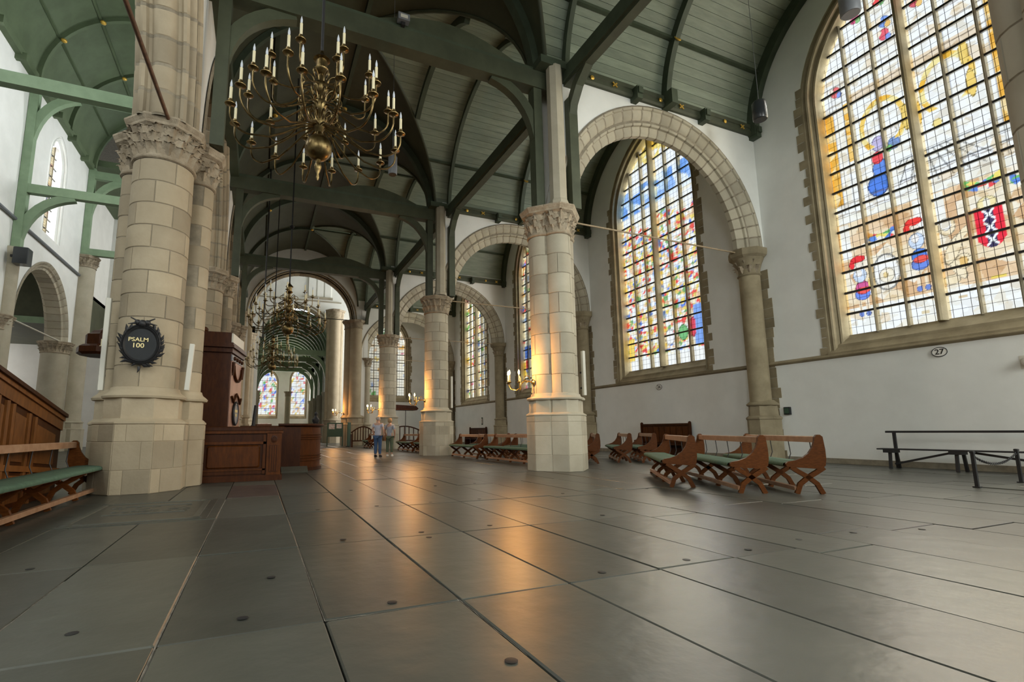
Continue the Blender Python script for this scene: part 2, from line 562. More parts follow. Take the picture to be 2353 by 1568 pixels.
# iron lifting plugs let into the slabs
plug = MB().lathe([(0.030, 0.0), (0.034, 0.0035), (0.026, 0.005)], 10).mesh('lifting_plug', 'iron', 40)
for x, y in [(0.86, 3.30), (2.57, 5.40), (1.72, 5.37), (1.71, 5.08), (0.87, 5.36), (1.18, 2.26), (2.53, 3.29), (3.39, 7.50), (-0.90, 3.54), (-0.03, 3.40), (0.15, 4.23), (-1.68, 5.32), (3.41, 3.29), (4.21, 3.33), (5.03, 3.40), (5.87, 3.38), (6.72, 3.18), (1.7, 7.5), (0.85, 7.5), (4.2, 5.4), (2.55, 7.5), (5.0, 7.5), (6.8, 7.4), (3.4, 9.7), (1.7, 9.7), (4.3, 9.75)]:
    obj('lifting_plug', plug, floor, (x, y, 0.0), RND.uniform(0, 3))
# pale lime left in a few joints
for x0, y0, x1, y1 in [(0.42, 3.17, 0.42, 7.3), (-0.44, 2.3, -0.44, 9.4), (0.42, 3.17, 1.29, 3.17), (1.29, 2.3, 1.29, 3.2), (1.29, 3.2, 1.29, 5.0), (3.0, 3.17, 3.75, 3.17), (6.35, 3.02, 7.2, 3.02), (-1.3, 3.3, -1.3, 4.8), (4.65, 3.22, 5.45, 3.24), (7.3, 4.9, 8.9, 4.88)]:
    mb = MB()
    n = 14
    wob = [RND.uniform(-0.006, 0.006) for _ in range(n + 1)]
    P = [(x0 + (x1 - x0) * i / n, y0 + (y1 - y0) * i / n) for i in range(n + 1)]
    al = abs(x1 - x0) > abs(y1 - y0)
    rows = []
    for i, (x, y) in enumerate(P):
        w = 0.003 + abs(wob[i]) * 0.4
        rows.append([(x, y + wob[i] * .6 - w, -0.006), (x, y + wob[i] * .6 + w, -0.006)] if al else [(x + wob[i] * .6 - w, y, -0.006), (x + wob[i] * .6 + w, y, -0.010)])
    mb.quadgrid(rows)
    mb.build('joint_lime', 'joint_pale', floor)
# carved gravestone let into the floor beside the left pillar
gs = tag(MB().cbox(-0.85, 0.85, -1.08, 1.08, -0.05, 0.004, 0.012).build('gravestone', 'slab', loc=(-1.38 - .02, 8.46, 0)), 'carved gravestone with worn relief border let into the floor beside the stout pillar', 'gravestone')
rel = MB()
for a, b, c, d in [(-.74, .74, .90, .98), (-.74, .74, -.98, -.90), (-.74, -.66, -.9, .9), (.66, .74, -.9, .9), (-.5, .5, .55, .62), (-.5, .5, -.25, -.2)]:
    rel.cbox(a, b, c, d, 0.0, 0.014, 0.006)
rel.build('relief_border', 'slab', gs)
rel = MB()
for k in range(46):
    rel.ball((RND.uniform(-.5, .5), RND.uniform(-.15, .5), 0.002), RND.uniform(.03, .085), 7, 4, 0.22)
for sx in (-1, 1):
    for sy in (-1, 1):
        rel.ball((sx * .68, sy * .94, 0.004), .1, 10, 4, 0.2)
rel.build('relief_carving', 'slab', gs, smooth=60)['kind'] = 'stuff'

# ------------------------------------------------------------------ stained glass colours
PAL = np.array([(0.95, 0.10, 0.10), (0.12, 0.25, 0.85), (0.95, 0.72, 0.15), (0.20, 0.55, 0.18), (0.98, 0.95, 0.85), (0.90, 0.62, 0.40), (0.75, 0.20, 0.35), (0.98, 0.98, 1.0), (0.35, 0.5, 0.9), (0.85, 0.5, 0.15)])


def cells(U, V, seed, dens, pal=PAL, wts=None, ext=(0, 6, 0, 17)):
    rs = np.random.RandomState(seed)
    n = int((ext[1] - ext[0]) * (ext[3] - ext[2]) * dens)
    pu, pv = rs.uniform(ext[0], ext[1], n), rs.uniform(ext[2], ext[3], n)
    ci = rs.choice(len(pal), n, p=wts)
    d = (U[..., None] - pu) ** 2 + ((V[..., None] - pv) * 1.0) ** 2
    return pal[ci[np.argmin(d, axis=-1)]]


def ell(C, U, V, cu, cv, ru, rv, col, a=0.0):
    du, dv = U - cu, V - cv
    if a:
        du, dv = du * math.cos(a) + dv * math.sin(a), -du * math.sin(a) + dv * math.cos(a)
    d_ = (du / ru) ** 2 + (dv / rv) ** 2
    C[d_ < 1] = col
    e_ = (d_ < 1) & (d_ > .80)
    C[e_] = np.array(col) * .35


def rect(C, U, V, u0, u1, v0, v1, col):
    C[(U > u0) & (U < u1) & (V > v0) & (V < v1)] = col


def paint27(U, V):
    C = np.ones(U.shape + (3,)) * np.array((1.0, 0.99, 0.95))
    C = cells(U, V, 77, 9, np.array([(1.0, 1.0, .97), (1.0, .98, .92), (.98, .93, .82), (.93, .80, .62), (1, 1, 1)]), [.38, .25, .14, .06, .17])
    bgc = (0.93, 0.70, 0.47)
    rect(C, U, V, 0, 6, 1.2, 5.6, bgc)
    cc = cells(U, V, 5, 3.0, np.array([(0.90, .66, .42), (0.78, .50, .28), (1.0, .90, .74), (.95, .78, .54)]))
    msk = (V > 1.2) & (V < 5.6)
    C[msk] = cc[msk]
    rect(C, U, V, 0, 6, 5.3, 5.7, (1, .97, .88))
    for u0 in (0.05, 2.55, 3.1):                       # pale fluted posts
        rect(C, U, V, u0, u0 + .35, 3.6, 5.3, (1, .97, .90))
    # standing figures in bright dress
    for cu, b, s, hat, coat in ((0.62, 0.75, 1.0, (.93, .05, .06), (.72, .12, .33)), (2.55, 1.35, 1.12, (.95, .06, .05), (.10, .26, .80))):
        for k in (-.11, .13):
            rect(C, U, V, cu + k - .05, cu + k + .05, b + .1, b + .85, (.97, .80, .60))
            ell(C, U, V, cu + k, b + .12, .09, .13, (.2, .3, .75))
        ell(C, U, V, cu, b + 1.05 * s, .28, .28, (.18, .30, .85))
        ell(C, U, V, cu + .02, b + 1.35 * s, .25, .33, coat)
        ell(C, U, V, cu + .05, b + 1.22 * s, .24, .16, (.93, .12, .10))
        ell(C, U, V, cu - .02, b + 1.95 * s, .24, .36, (.70, .80, .97))
        ell(C, U, V, cu - .05, b + 2.05 * s, .12, .20, (.98, .93, .88))
        ell(C, U, V, cu - .02, b + 2.45 * s, .14, .17, (.98, .86, .74))
        ell(C, U, V, cu - .03, b + 2.72 * s, .27, .17, hat)
        ell(C, U, V, cu - .26, b + 2.5 * s, .10, .22, hat)
        ell(C, U, V, cu + .30, b + 1.5 * s, .07, .28, (.95, .70, .25))
    # round white boss with garland above
    ell(C, U, V, 1.5, 2.55, .44, .85, (1, .97, .92))
    ell(C, U, V, 1.5, 2.4, .26, .34, (1, .90, .72))
    ell(C, U, V, 1.46, 2.42, .08, .14, (.95, .72, .35))
    g = cells(U, V, 8, 26, np.array([(.9, .1, .1), (.15, .3, .8), (.2, .6, .2), (.97, .8, .2), (1, .95, .85), (.95, .5, .15)]))
    for cu, cv in ((1.5, 4.15), (4.5, 4.95), (5.6, 4.6)):
        m_ = (np.abs(V - (cv + 1.1 * (U - cu) ** 2)) < .20) & (np.abs(U - cu) < .49)
        C[m_] = g[m_]
    # tawny rearing animal
    for e in ((3.55, 2.0, .16, .55, .3), (3.5, 2.75, .20, .62, -.35), (3.42, 3.75, .24, .38, 0), (3.72, 2.2, .22, .32, 0), (3.35, 1.55, .24, .2, 0), (3.8, 3.3, .12, .35, -.6)):
        ell(C, U, V, *e[:4], (1.0, .84, .58), e[4])
    ell(C, U, V, 3.4, 3.85, .16, .26, (1, .96, .88))
    ell(C, U, V, 3.72, 2.2, .12, .2, (.93, .60, .22))
    # red shield with a dark pale and three white saltires, crown above
    s_ = (np.abs(U - 4.5) < .34) & (V > 2.75 + .0) & (V < 4.0)
    s_ |= (((U - 4.5) / .34) ** 2 + ((V - 2.95) / .50) ** 2 < 1) & (V <= 2.95)
    C[s_] = (.93, .04, .07)
    p_ = s_ & (np.abs(U - 4.5) < .13)
    C[p_] = (.06, .05, .12)
    for cv in (3.75, 3.25, 2.75):
        for a in (1, -1):
            x_ = (np.abs((V - cv) * .66 - a * (U - 4.5)) < .042) & (np.abs(U - 4.5) < .15) & (np.abs(V - cv) < .23)
            C[x_] = (1, 1, 1)
    ell(C, U, V, 4.5, 4.22, .25, .26, (1, .84, .45))
    ell(C, U, V, 4.5, 4.2, .10, .22, (1, .93, .75))
    rect(C, U, V, 4.3, 4.7, 1.25, 1.36, (.95, .72, .15))
    rect(C, U, V, 1.35, 1.65, .95, 1.06, (.95, .72, .15))
    rect(C, U, V, 2.4, 2.62, .4, .5, (.80, .66, .42))
    rect(C, U, V, 3.45, 3.7, .75, .86, (.78, .62, .40))
    # kneeling figure in blue and red
    ell(C, U, V, 1.62, 6.6, .36, .55, (.10, .25, .82))
    ell(C, U, V, 1.75, 7.35, .26, .40, (.16, .32, .88))
    ell(C, U, V, 1.70, 7.85, .20, .30, (.93, .10, .12))
    ell(C, U, V, 1.78, 8.5, .22, .36, (.62, .55, .82))
    ell(C, U, V, 2.28, 8.2, .20, .30, (.25, .38, .72))
    ell(C, U, V, 2.12, 8.05, .10, .16, (.25, .62, .25))
    ell(C, U, V, 2.2, 8.75, .24, .22, (1, .96, .90))
    # amber pilasters and arches
    o_ = cells(U, V, 21, 9, np.array([(.98, .62, .18), (.95, .50, .08), (1, .78, .42)]))
    for u0, u1, v0, v1 in ((0, .36, 6.3, 11.0), (.74, 1.0, 8.2, 11.2), (5.2, 6, 7.0, 12.4)):
        m_ = (U > u0) & (U < u1) & (V > v0) & (V < v1)
        C[m_] = o_[m_]
    rect(C, U, V, .42, .70, 6.3, 11.2, (1, .95, .84))
    for cu, cv, r in ((2.0, 9.3, .9), (4.0, 9.7, 1.0)):
        d = ((U - cu) / .75) ** 2 + ((V - cv) / 1.25) ** 2
        m_ = (d > .68) & (d < 1.1) & (V > cv - .9)
        C[m_] = o_[m_] * np.array((1, 1.08, .9))
    for cu, cv in ((4.62, 9.2), (3.1, 9.0), (4.55, 10.6), (2.75, 9.1)):
        ell(C, U, V, cu, cv, .13, .62, (.97, .70, .20))
    rect(C, U, V, 1.02, 5.1, 11.0, 11.5, (.90, .74, .55))
    ell(C, U, V, 3.6, 8.2, .14, .2, (.98, .78, .3))
    # pale figures in the upper lights
    for cu, cv, c1, c2 in ((3.45, 14.7, (.93, .1, .15), (.97, .8, .55)), (3.5, 14.0, (.80, .15, .2), (.95, .6, .2)), (2.45, 13.4, (.9, .15, .2), (.3, .4, .85)), (2.5, 14.0, (.25, .4, .85), (.95, .6, .2)), (1.55, 15.1, (.92, .15, .35), (.3, .6, .25)), (2.4, 15.2, (.93, .1, .1), (.3, .6, .25)), (.55, 12.0, (.9, .2, .2), (.3, .4, .85)), (5.6, 14.5, (.85, .15, .15), (.2, .5, .2)), (3.5, 16.0, (.95, .2, .2), (.3, .6, .3)), (4.6, 15.5, (.9, .8, .3), (.3, .4, .8))):
        ell(C, U, V, cu, cv, .18, .28, c1)
        ell(C, U, V, cu + .12, cv - .2, .10, .16, c2)
        ell(C, U, V, cu - .16, cv + .15, .09, .14, (1, .86, .7))
    # thin brown drawing lines of an interior: cornices, shafts and paving
    for v0 in (5.75, 6.25, 11.1, 11.35, 12.3, 12.9):
        m_ = np.abs(V - v0 - .03 * np.sin(U * 5)) < .03
        C[m_] = C[m_] * .45 + np.array((.25, .15, .06)) * .4
    for k_ in range(11):
        m_ = (np.abs((U - 3.0) - (k_ - 5) * (.18 + .16 * (7.3 - V))) < .022) & (V > 5.8) & (V < 7.3) & (U > 2.3)
        C[m_] *= .35
    for v0 in (6.0, 6.35, 6.75, 7.05, 7.25):
        m_ = (np.abs(V - v0) < .02) & (U > 2.3)
        C[m_] *= .4
    for u0 in (.38, .72, 1.05, 4.95, 5.2, 2.98, 1.9, 4.1):
        m_ = (np.abs(U - u0) < .016) & (V > 5.8) & (V < 12.3)
        C[m_] *= .5
    g_ = cells(U, V, 99, 30, np.array([(1, 1, 1), (.93, .91, .86), (.84, .78, .68), (1, .99, .95)]), [.42, .24, .12, .22])
    C = C * g_
    m_ = (V > 15.5) & (U < 1.4)
    C[m_] = C[m_] * .6 + np.array((.45, .75, 1.0)) * .4
    return C


def paint26(U, V):
    busy = cells(U, V, 31, 24, np.array([(.93, .12, .1), (.15, .28, .8), (.97, .75, .2), (.25, .5, .2), (1, .97, .88), (.92, .62, .38), (1, 1, 1), (.97, .85, .62), (.45, .6, .9)]), [.11, .06, .14, .04, .20, .14, .16, .11, .04])
    pale = cells(U, V, 32, 6, np.array([(1, 1, 1), (1, .99, .93), (.95, .97, 1), (1, .93, .75)]))
    C = pale.copy()
    m_ = (V < 10.6 + .4 * np.sin(U * 2.1)) & (V > .9)
    C[m_] = busy[m_]
    b_ = cells(U, V, 33, 4, np.array([(.35, .55, .95), (.6, .78, 1), (.9, .96, 1), (.2, .4, .85)]))
    m_ = (V > 11.7) & (V < 13.7)
    C[m_] = b_[m_]
    y_ = cells(U, V, 34, 5, np.array([(1, .80, .25), (1, .95, .7), (1, 1, 1), (.98, .7, .15)]))
    m_ = V > 15.0
    C[m_] = y_[m_]
    rect(C, U, V, .05, .55, .1, 2.4, (.98, .72, .16))
    rect(C, U, V, 5.3, 5.85, 1.0, 3.6, (.25, .42, .85))
    ell(C, U, V, 5.2, 2.2, .2, .7, (.85, .1, .15))
    ell(C, U, V, 4.5, 2.0, .35, .55, (.22, .55, .22))
    ell(C, U, V, 3.5, 1.9, .38, .55, (1, .97, .93))
    rect(C, U, V, 0, 6, 0, .7, (1, .97, .90))
    return C


def paint_pale(seed, busy=0.25):
    def f(U, V):
        n = PAL.shape[0]
        p = [busy / n] * n
        base = np.vstack([PAL, [(1, 1, .97), (1, .96, .86)]])
        w = p + [(1 - busy) * .6, (1 - busy) * .4]
        C = cells(U, V, seed, 7, base, w)
        return C
    return f


def paint25(U, V):
    C = paint_pale(51, .35)(U, V)
    rect(C, U, V, 0, 1.2, 3.1, 4.4, (.10, .22, .80))
    ell(C, U, V, .5, 2.5, .25, .6, (.75, .1, .1))
    return C


# ------------------------------------------------------------------ windows
def window(n, origin, rz, hw, z0, zs, rise, nl, rowh, paint, res=10, gm='glass', off=0.42, depth=0.45, thick=(3,), fm='stone_window', quoins=True, sill=True, name=None, lead=True):
    root = struct(empty('window_%d' % n, origin, rz))
    # moulded stone frame: profile (distance outwards from the glass edge, depth behind the wall face)
    prof = [(off + 0.02, -0.012), (off - 0.04, -0.012), (off - 0.05, 0.03), (off * .72, 0.05), (off * .64, 0.0), (off * .54, 0.03), (off * .5, .14), (off * .34, .2), (off * .30, .17), (off * .20, .2), (off * .17, .3), (0.0, depth - .02), (0.0, depth + .12)]
    rows = []
    for nn, d in prof:
        rows.append([(x, d, z) for x, z in arch_path(hw, zs, rise, 12, nn, z0 - .62 if sill else z0)])
    MB().quadgrid(rows).build('frame', fm, root, smooth=35)
    if sill:
        s_ = MB()
        s_.quadgrid([[(x, d, z) for x in (-hw - off - .02, hw + off + .02)] for d, z in ((.02, z0 - .66), (-.05, z0 - .64), (-.05, z0 - .55), (-.02, z0 - .53), (.06, z0 - .40), (.10, z0 - .40), (.13, z0 - .30), (.40, z0 - .06), (.42, z0), (depth + .1, z0))], flip=False)
        s_.build('sill', fm, root, smooth=30)
    if quoins:
        kinds = [MB().cbox(0, w, 0, .31, -.05, .014, .006) for w in (.10, .28, .19)]
        for k_, q in enumerate(kinds):
            q.v = [(x, -z, y) for x, y, z in q.v]
        kinds = [q.mesh('quoin_stone', fm) for q in kinds]
        for s_ in (-1, 1):
            z = z0 - .66
            i = 0
            while z < zs + .6:
                me = kinds[RND.choice((0, 1, 2)) if i % 2 else RND.choice((1, 2))]
                mt = Matrix.Translation((s_ * (hw + off - .02) if z < zs else s_ * (hw + off - .02) - s_ * (z - zs) * .06, 0, z)) @ Matrix.Scale(s_, 4, (1, 0, 0))
                obj('quoin_stone', me, root, mtx=mt)
                z += .325
                i += 1
    gd = depth
    lw = 2 * hw / nl
    apex = zs + rise
    for i in range(1, nl):
        x = -hw + i * lw
        zt = arch_z(x, hw, zs, rise) + .05
        w, dd = (.11, .30) if i in thick else (.034, .12)
        pr = [(-w, gd + .1), (-w, gd - .06), (-w * .55, gd - dd * .8), (-w * .25, gd - dd), (w * .25, gd - dd), (w * .55, gd - dd * .8), (w, gd - .06), (w, gd + .1)]
        MB().prism([(x + a, b) for a, b in pr], z0 - .04, zt, 'z').build('mullion', fm if i in thick else 'mullion', root)
    nr = int(math.ceil((apex - z0) / rowh))
    for r in range(1, nr):
        z = z0 + r * rowh
        h = hw if z <= zs else arch_off(z - zs, hw, rise)
        if h > .15:
            MB().box(-h, h, gd - .045, gd + .02, z - .034, z + .034).build('glazing_bar', 'lead', root)
    for i in range(nl):
        for r in range(nr):
            za, zb = z0 + r * rowh, z0 + (r + 1) * rowh
            x0, x1 = -hw + i * lw, -hw + (i + 1) * lw
            xs = np.linspace(x0, x1, res + 1)
            tops = np.array([min(zb, arch_z(x, hw, zs, rise)) for x in xs])
            if tops.max() <= za + .02:
                continue
            t = np.linspace(0, 1, res + 1)
            Zg = za + (np.maximum(tops, za)[None, :] - za) * t[:, None]
            Xg = np.repeat(xs[None, :], res + 1, 0)
            U = (Xg + hw) / lw
            V = (Zg - z0) / rowh
            C = paint(U, V)
            me = bpy.data.meshes.new('pane')
            verts = [(float(a), gd, float(b)) for a, b in zip(Xg.ravel(), Zg.ravel())]
            m_ = res + 1
            fs = [(q * m_ + p, q * m_ + p + 1, (q + 1) * m_ + p + 1, (q + 1) * m_ + p) for q in range(res) for p in range(res)]
            me.from_pydata(verts, [], fs)
            ca = me.color_attributes.new('tint', 'FLOAT_COLOR', 'POINT')
            ca.data.foreach_set('color', np.concatenate([C.reshape(-1, 3), np.ones((m_ * m_, 1))], 1).astype(np.float32).ravel())
            ul = me.uv_layers.new(name='UVMap')
            li = np.empty(len(me.loops), dtype=np.int32)
            me.loops.foreach_get('vertex_index', li)
            uvv = np.stack([(U - i).ravel(), (V - r).ravel()], 1)
            ul.data.foreach_set('uv', uvv[li].astype(np.float32).ravel())
            me.materials.append(M[gm])
            obj('pane', me, root)
    return root


WG = dict(hw=2.35, z0=4.02, zs=12.0, rise=3.45)


def opening(uc, hw, z0, zs, rise, off, sill=True):
    R_ = arc_R(hw, rise)
    e = R_ - hw
    return (uc, hw + off, z0 - (.6 if sill else 0), zs, math.sqrt((R_ + off) ** 2 - e * e))


struct(arched_wall('wall_right', -46.5, 9, 0, 17.8, [opening(-y, **WG, off=.42) for y in [-3.0] + WIN_Y], 0, 0.9, (XW, 0, 0), RIGHT))
window(1, (XW, WIN_Y[0], 0), RIGHT, **WG, nl=6, rowh=.68, paint=paint27, res=30)
window(2, (XW, WIN_Y[1], 0), RIGHT, **WG, nl=6, rowh=.68, paint=paint26, res=12)
window(3, (XW, WIN_Y[2], 0), RIGHT, **WG, nl=6, rowh=.68, paint=paint25, res=6, gm='glass_far')
window(4, (XW, WIN_Y[3], 0), RIGHT, **WG, nl=6, rowh=.68, paint=paint_pale(61, .3), res=6, gm='glass_far')
window(5, (XW, -3.0, 0), RIGHT, **WG, nl=2, rowh=3.0, paint=paint_pale(71, .2), res=3, gm='glass_far', quoins=False)
# string course under the windows
for a, b in ((2.2, 11.75), (12.25, 21.95), (22.5, 32.2), (32.8, 42.5), (-8.9, 1.3)):
    t = MB()
    t.prism([(XW + .02, 3.28), (XW - .05, 3.31), (XW - .10, 3.35), (XW - .10, 3.38), (XW + .02, 3.46)], a, b, 'y')
    t.v = [(x, y, z) for x, y, z in t.v]
    struct(t.build('trim_1', 'stone_window'))
struct(MB().box(XW - .06, XW, -8.9, 46, 0, .16).build('baseboard_right', 'mortar'))

# ------------------------------------------------------------------ transverse arched walls of the right bays
ARCH_T = dict(w=3.55, zs=7.6, rise=3.5)
XA = 12.30
T_HALF = 0.42
PROF_T = [(0.86, -0.02), (0.80, -0.05), (0.74, -0.03), (0.72, 0.02), (0.60, 0.04), (0.48, 0.10), (0.44, 0.15), (0.34, 0.13), (0.28, 0.16), (0.27, 0.24), (0.10, 0.28), (0.0, 0.34)]


def stone_arch(parent, w, zs, rise, prof, depth, x0, nst, m='stone', name='voussoir', both=True, tmin=0.0, tmax=1.0, core=True):
    """ring of separate voussoirs round an arch; prof (outward offset, depth) on the front, mirrored to the back"""
    full = list(prof)
    if both:
        full += [(n_, depth - d) for n_, d in reversed(prof)]
    R_ = arc_R(w, rise)
    e = R_ - w
    def pt(n_, d, t, shrink=0.0):
        Rn = R_ + n_ + shrink
        a1 = math.atan2(math.sqrt(max(Rn * Rn - e * e, 0)), e)
        if t <= .5:
            a = a1 * t * 2
            return (x0 - (Rn * math.cos(a) - e), d, zs + Rn * math.sin(a))
        a = a1 * (1 - t) * 2
        return (x0 + (Rn * math.cos(a) - e), d, zs + Rn * math.sin(a))
    if core:
        ts = [i / 40 for i in range(41)]
        MB().quadgrid([[pt(n_, d, t, .014) for n_, d in full] for t in ts], flip=True).build('mortar_bed', 'mortar', parent, smooth=30)
    g = 0.0022
    for k in range(nst):
        a, b = k / nst + g, (k + 1) / nst - g
        if b < tmin or a > tmax:
            continue
        mb = MB()
        rows = []
        for q, (t, sh) in enumerate(((a, .012), (a + .0012, 0), ((a + b) / 2, 0), (b - .0012, 0), (b, .012))):
            rows.append([pt(n_, d, t, sh) for n_, d in full])
        mb.quadgrid(rows, flip=True)
        mb.build(name, m, parent, smooth=30)


for gi, yk in enumerate(YG[1:]):
    wl = struct(arched_wall('wall_bay_%d' % (gi + 1), 8.25, XW, 7.5, 12.5, [(XA, ARCH_T['w'] + .74, 7.5, ARCH_T['zs'], ARCH_T['rise'] + .74)], 0, 2 * T_HALF, (0, yk - T_HALF, 0), AHEAD))
    ar = tag(empty('stone_arch', (0, yk - T_HALF, 0)), ['moulded stone arch nearest the camera over the right-hand bay', 'moulded round stone arch framing the second large stained-glass window', 'moulded stone arch seen behind the slim twin pillar', 'moulded stone arch behind the pillar with the second lit sconce', 'far moulded stone arch before the facing window'][gi], 'arch')
    stone_arch(ar, ARCH_T['w'], ARCH_T['zs'], ARCH_T['rise'], PROF_T, 2 * T_HALF, XA, 30 if gi < 4 else 18, m='stone_pale')
    # wall plates with gilded ornaments and corbels, on both faces
    for s_ in (-1, 1):
        if gi == 0 and s_ < 0:
            continue
        yf = yk + s_ * T_HALF
        pl = MB()
        y2 = yf + s_ * .14
        pl.prism([(yf, 12.02), (y2 - s_ * .05, 12.02), (y2, 12.08), (y2, 12.16), (y2 - s_ * .03, 12.18), (y2 - s_ * .03, 12.26), (y2, 12.28), (y2, 12.42), (yf, 12.42)], 8.55, XW, 'x')
        plate = struct(pl.build('trim_2', 'green_beam'))
        disc = MB().lathe([(0.075, 0.0), (0.075, .015), (.05, .03), (.02, .04)], 12)
        disc.v = [(x, s_ * z, y) for x, y, z in disc.v]
        disc = disc.mesh('gilded_rosette', 'gold', 40)
        crs = MB()
        for a in (.7, -.7):
            crs.box(-.11, .11, 0, s_ * .03, -.022, .022, Matrix.Rotation(a, 4, 'Y'))
        crs = crs.mesh('gilded_cross', 'gold')
        for x, kind in ((9.29, 0), (10.18, 1), (12.12, 0), (13.06, 1), (15.18, 0), (16.06, 1)):
            obj('gilded_cross' if kind else 'gilded_rosette', crs if kind else disc, plate, (x, y2, 12.21))
        for x in (11.04, 14.07, 16.68):
            cb = MB()
            ysa = sorted((yf, yf + s_ * .34))
            cb.box(x - .11, x + .11, ysa[0], ysa[1], 11.86, 12.30)
            cb.box(x - .09, x + .09, *sorted((yf, yf + s_ * .40)), 12.02, 12.24)
            cb.build('corbel', 'green_timber', plate)

# ------------------------------------------------------------------ left arcade wall, nave walls, outer shell
LA = dict(w=4.05, zs=7.55, rise=5.0)
mids = [(YG[i] + YG[i + 1]) / 2 for i in range(5)]
struct(arched_wall('wall_arcade', -9, 42.8, 7.45, 12.9, [(m_, LA['w'] + .5, 7.45, LA['zs'], LA['rise'] + .5) for m_ in mids], 0, 1.1, (-1.58, 0, 0), LEFT))
struct(arched_wall('wall_arcade_upper', -9, 42.8, 12.9, 22.5, [(m_, 1.3, 15.4, 19.0, 1.6) for m_ in mids], 0, 1.1, (-1.58, 0, 0), LEFT))  # unseen openings added to let the extra clerestory daylight into the nave
PROF_L = [(.62, -.03), (.56, -.08), (.48, -.03), (.46, .03), (.38, .05), (.34, 0), (.27, 0), (.23, .06), (.22, .14), (.15, .17), (.13, .12), (.07, .11), (.03, .16), (.03, .22), (.10, .26), (.10, .32), (.03, .36), (-.02, .40), (-.05, .46), (-.06, .52), (-.06, .55)]
for i, m_ in enumerate(mids[1:]):
    ar = tag(empty('arcade_arch', (-1.58, m_, 0), LEFT), ['roll-moulded arcade arch rising from the stout pillar with the psalm board', 'arcade arch springing behind the stout pillar towards the nave', 'arcade arch beyond the tall wooden pulpit case', 'last arcade arch before the crossing'][i], 'arch')
    stone_arch(ar, LA['w'], LA['zs'], LA['rise'], PROF_L, 1.1, 0, 26, m='stone')
struct(arched_wall('wall_nave', -9, 43.2, 0, 12.7, [(m_, 4.2, 0, 7.3, 4.4) for m_ in mids], 0, 1.2, (XF, 0, 0), LEFT))
CW = dict(hw=1.0, z0=13.4, zs=18.3, rise=1.5)
struct(arched_wall('wall_clerestory', -9, 43.2, 12.7, 22.5, [opening(y, **CW, off=.5, sill=False) for y in (-3, 7, 17, 27.3, 37.3)], 0, 1.0, (XF, 0, 0), LEFT))
for k, y in enumerate((27.3, 37.3)):
    window(6 + k, (XF, y, 0), LEFT, **CW, nl=3, rowh=.7, paint=paint_pale(80 + k, .12), res=4, gm='glass_clear', off=.5, depth=.5, thick=(), fm='plaster', quoins=False, sill=False)
for m_ in mids[2:]:
    ar = tag(empty('nave_arch', (XF, m_, 0), LEFT), 'pale moulded nave arch at %s' % ('the crossing end' if m_ > 35 else 'the middle of the nave' if m_ > 25 else 'the near end of the nave'), 'arch')
    stone_arch(ar, 3.75, 7.3, 4.0, [(.50, -.03), (.44, -.08), (.36, -.02), (.3, .05), (.2, .03), (.13, .14), (0, .2)], 1.2, 0, 24, m='stone_pale')
struct(MB().box(-23.4, -22.5, -9, 43.2, 0, 3.8).build('wall_left', 'plaster'))
struct(arched_wall('wall_left_upper', -9, 62, 3.8, 13.5, [opening(y, 2.2, 4.0, 8.2, 2.6, .4, False) for y in (39, 51)], 0, .8, (-22.5, 0, 0), LEFT))
for k, y in enumerate((39, 51)):
    window(8 + k, (-22.5, y, 0), LEFT, 2.2, 4.0, 8.2, 2.6, 4, .65, paint_pale(90 + k, .3), 4, 'glass_far', .4, .4, (2,), quoins=False, sill=False)
struct(MB().box(-23.4, -13.6, -9, 43.2, 12.6, 12.9).build('ceiling_north_aisle', 'green_dark'))
struct(arched_wall('wall_back', -24, 18, 0, 26, [(7.3, 3.3, 4.2, 15, 4.5), (-12.4, 2.3, 4.2, 11, 3), (-3.0, 2.0, 4.2, 10.5, 2.0)], 0, .5, (0, -9, 0), BACK))  # window openings added out of view for the west daylight
struct(MB().box(-33, 33, -11, 91, 27.5, 28).build('light_block_roof', 'mortar'))  # unseen flat roof added to keep sky light from leaking in
struct(MB().box(-33, -32.6, -11, 91, -.3, 28).build('light_block_left', 'mortar'))  # unseen, added with the roof to shut out stray sky light
struct(MB().box(32.6, 33, 46, 91, -.3, 28).build('light_block_right', 'mortar'))  # unseen blocker on the other side, added against sky light
# wall of the crossing with the end arch of the aisle
struct(arched_wall('wall_crossing', -2.4, 8.6, 0, 18.5, [(3.15, 4.25, 0, 10.7, 4.1)], 0, 1.1, (0, 42.4, 0), AHEAD, m='plaster'))
ar = tag(empty('crossing_arch', (0, 42.4, 0)), 'wide brown stone arch closing the dark aisle before the crossing', 'arch')
stone_arch(ar, 3.95, 10.7, 3.8, [(.5, -.03), (.44, -.08), (.36, -.02), (.34, .05), (.22, .05), (.16, .16), (.06, .16), (0, .3)], 1.1, 3.15, 28)
struct(arched_wall('wall_bay_end', 8.2, 17.6, 0, 18, [opening(11.2, 1.9, 4.6, 9.6, 2.4, .4)], 0, .8, (0, 46.2, 0), AHEAD))
window(10, (11.2, 46.2, 0), AHEAD, 1.9, 4.6, 9.6, 2.4, 5, .8, paint_pale(101, .16), 5, 'glass_far', .4, .4, ())
struct(arched_wall('wall_choir', -32, 32, 0, 22, [(3.3, 3.6, 0, 11.0, 3.7), opening(-14.9, .55, 15.2, 19.6, .9, .25, False)], 0, 1.0, (0, 54, 0), AHEAD))
window(11, (-14.9, 54, 0), AHEAD, .55, 15.2, 19.6, .9, 2, 1.1, paint_pale(111, .05), 3, 'glass_clear', .25, .3, (), fm='plaster', quoins=False, sill=False)
ar = tag(empty('choir_arch', (0, 54, 0)), 'pale arch opening into the far green-roofed choir aisle', 'arch')
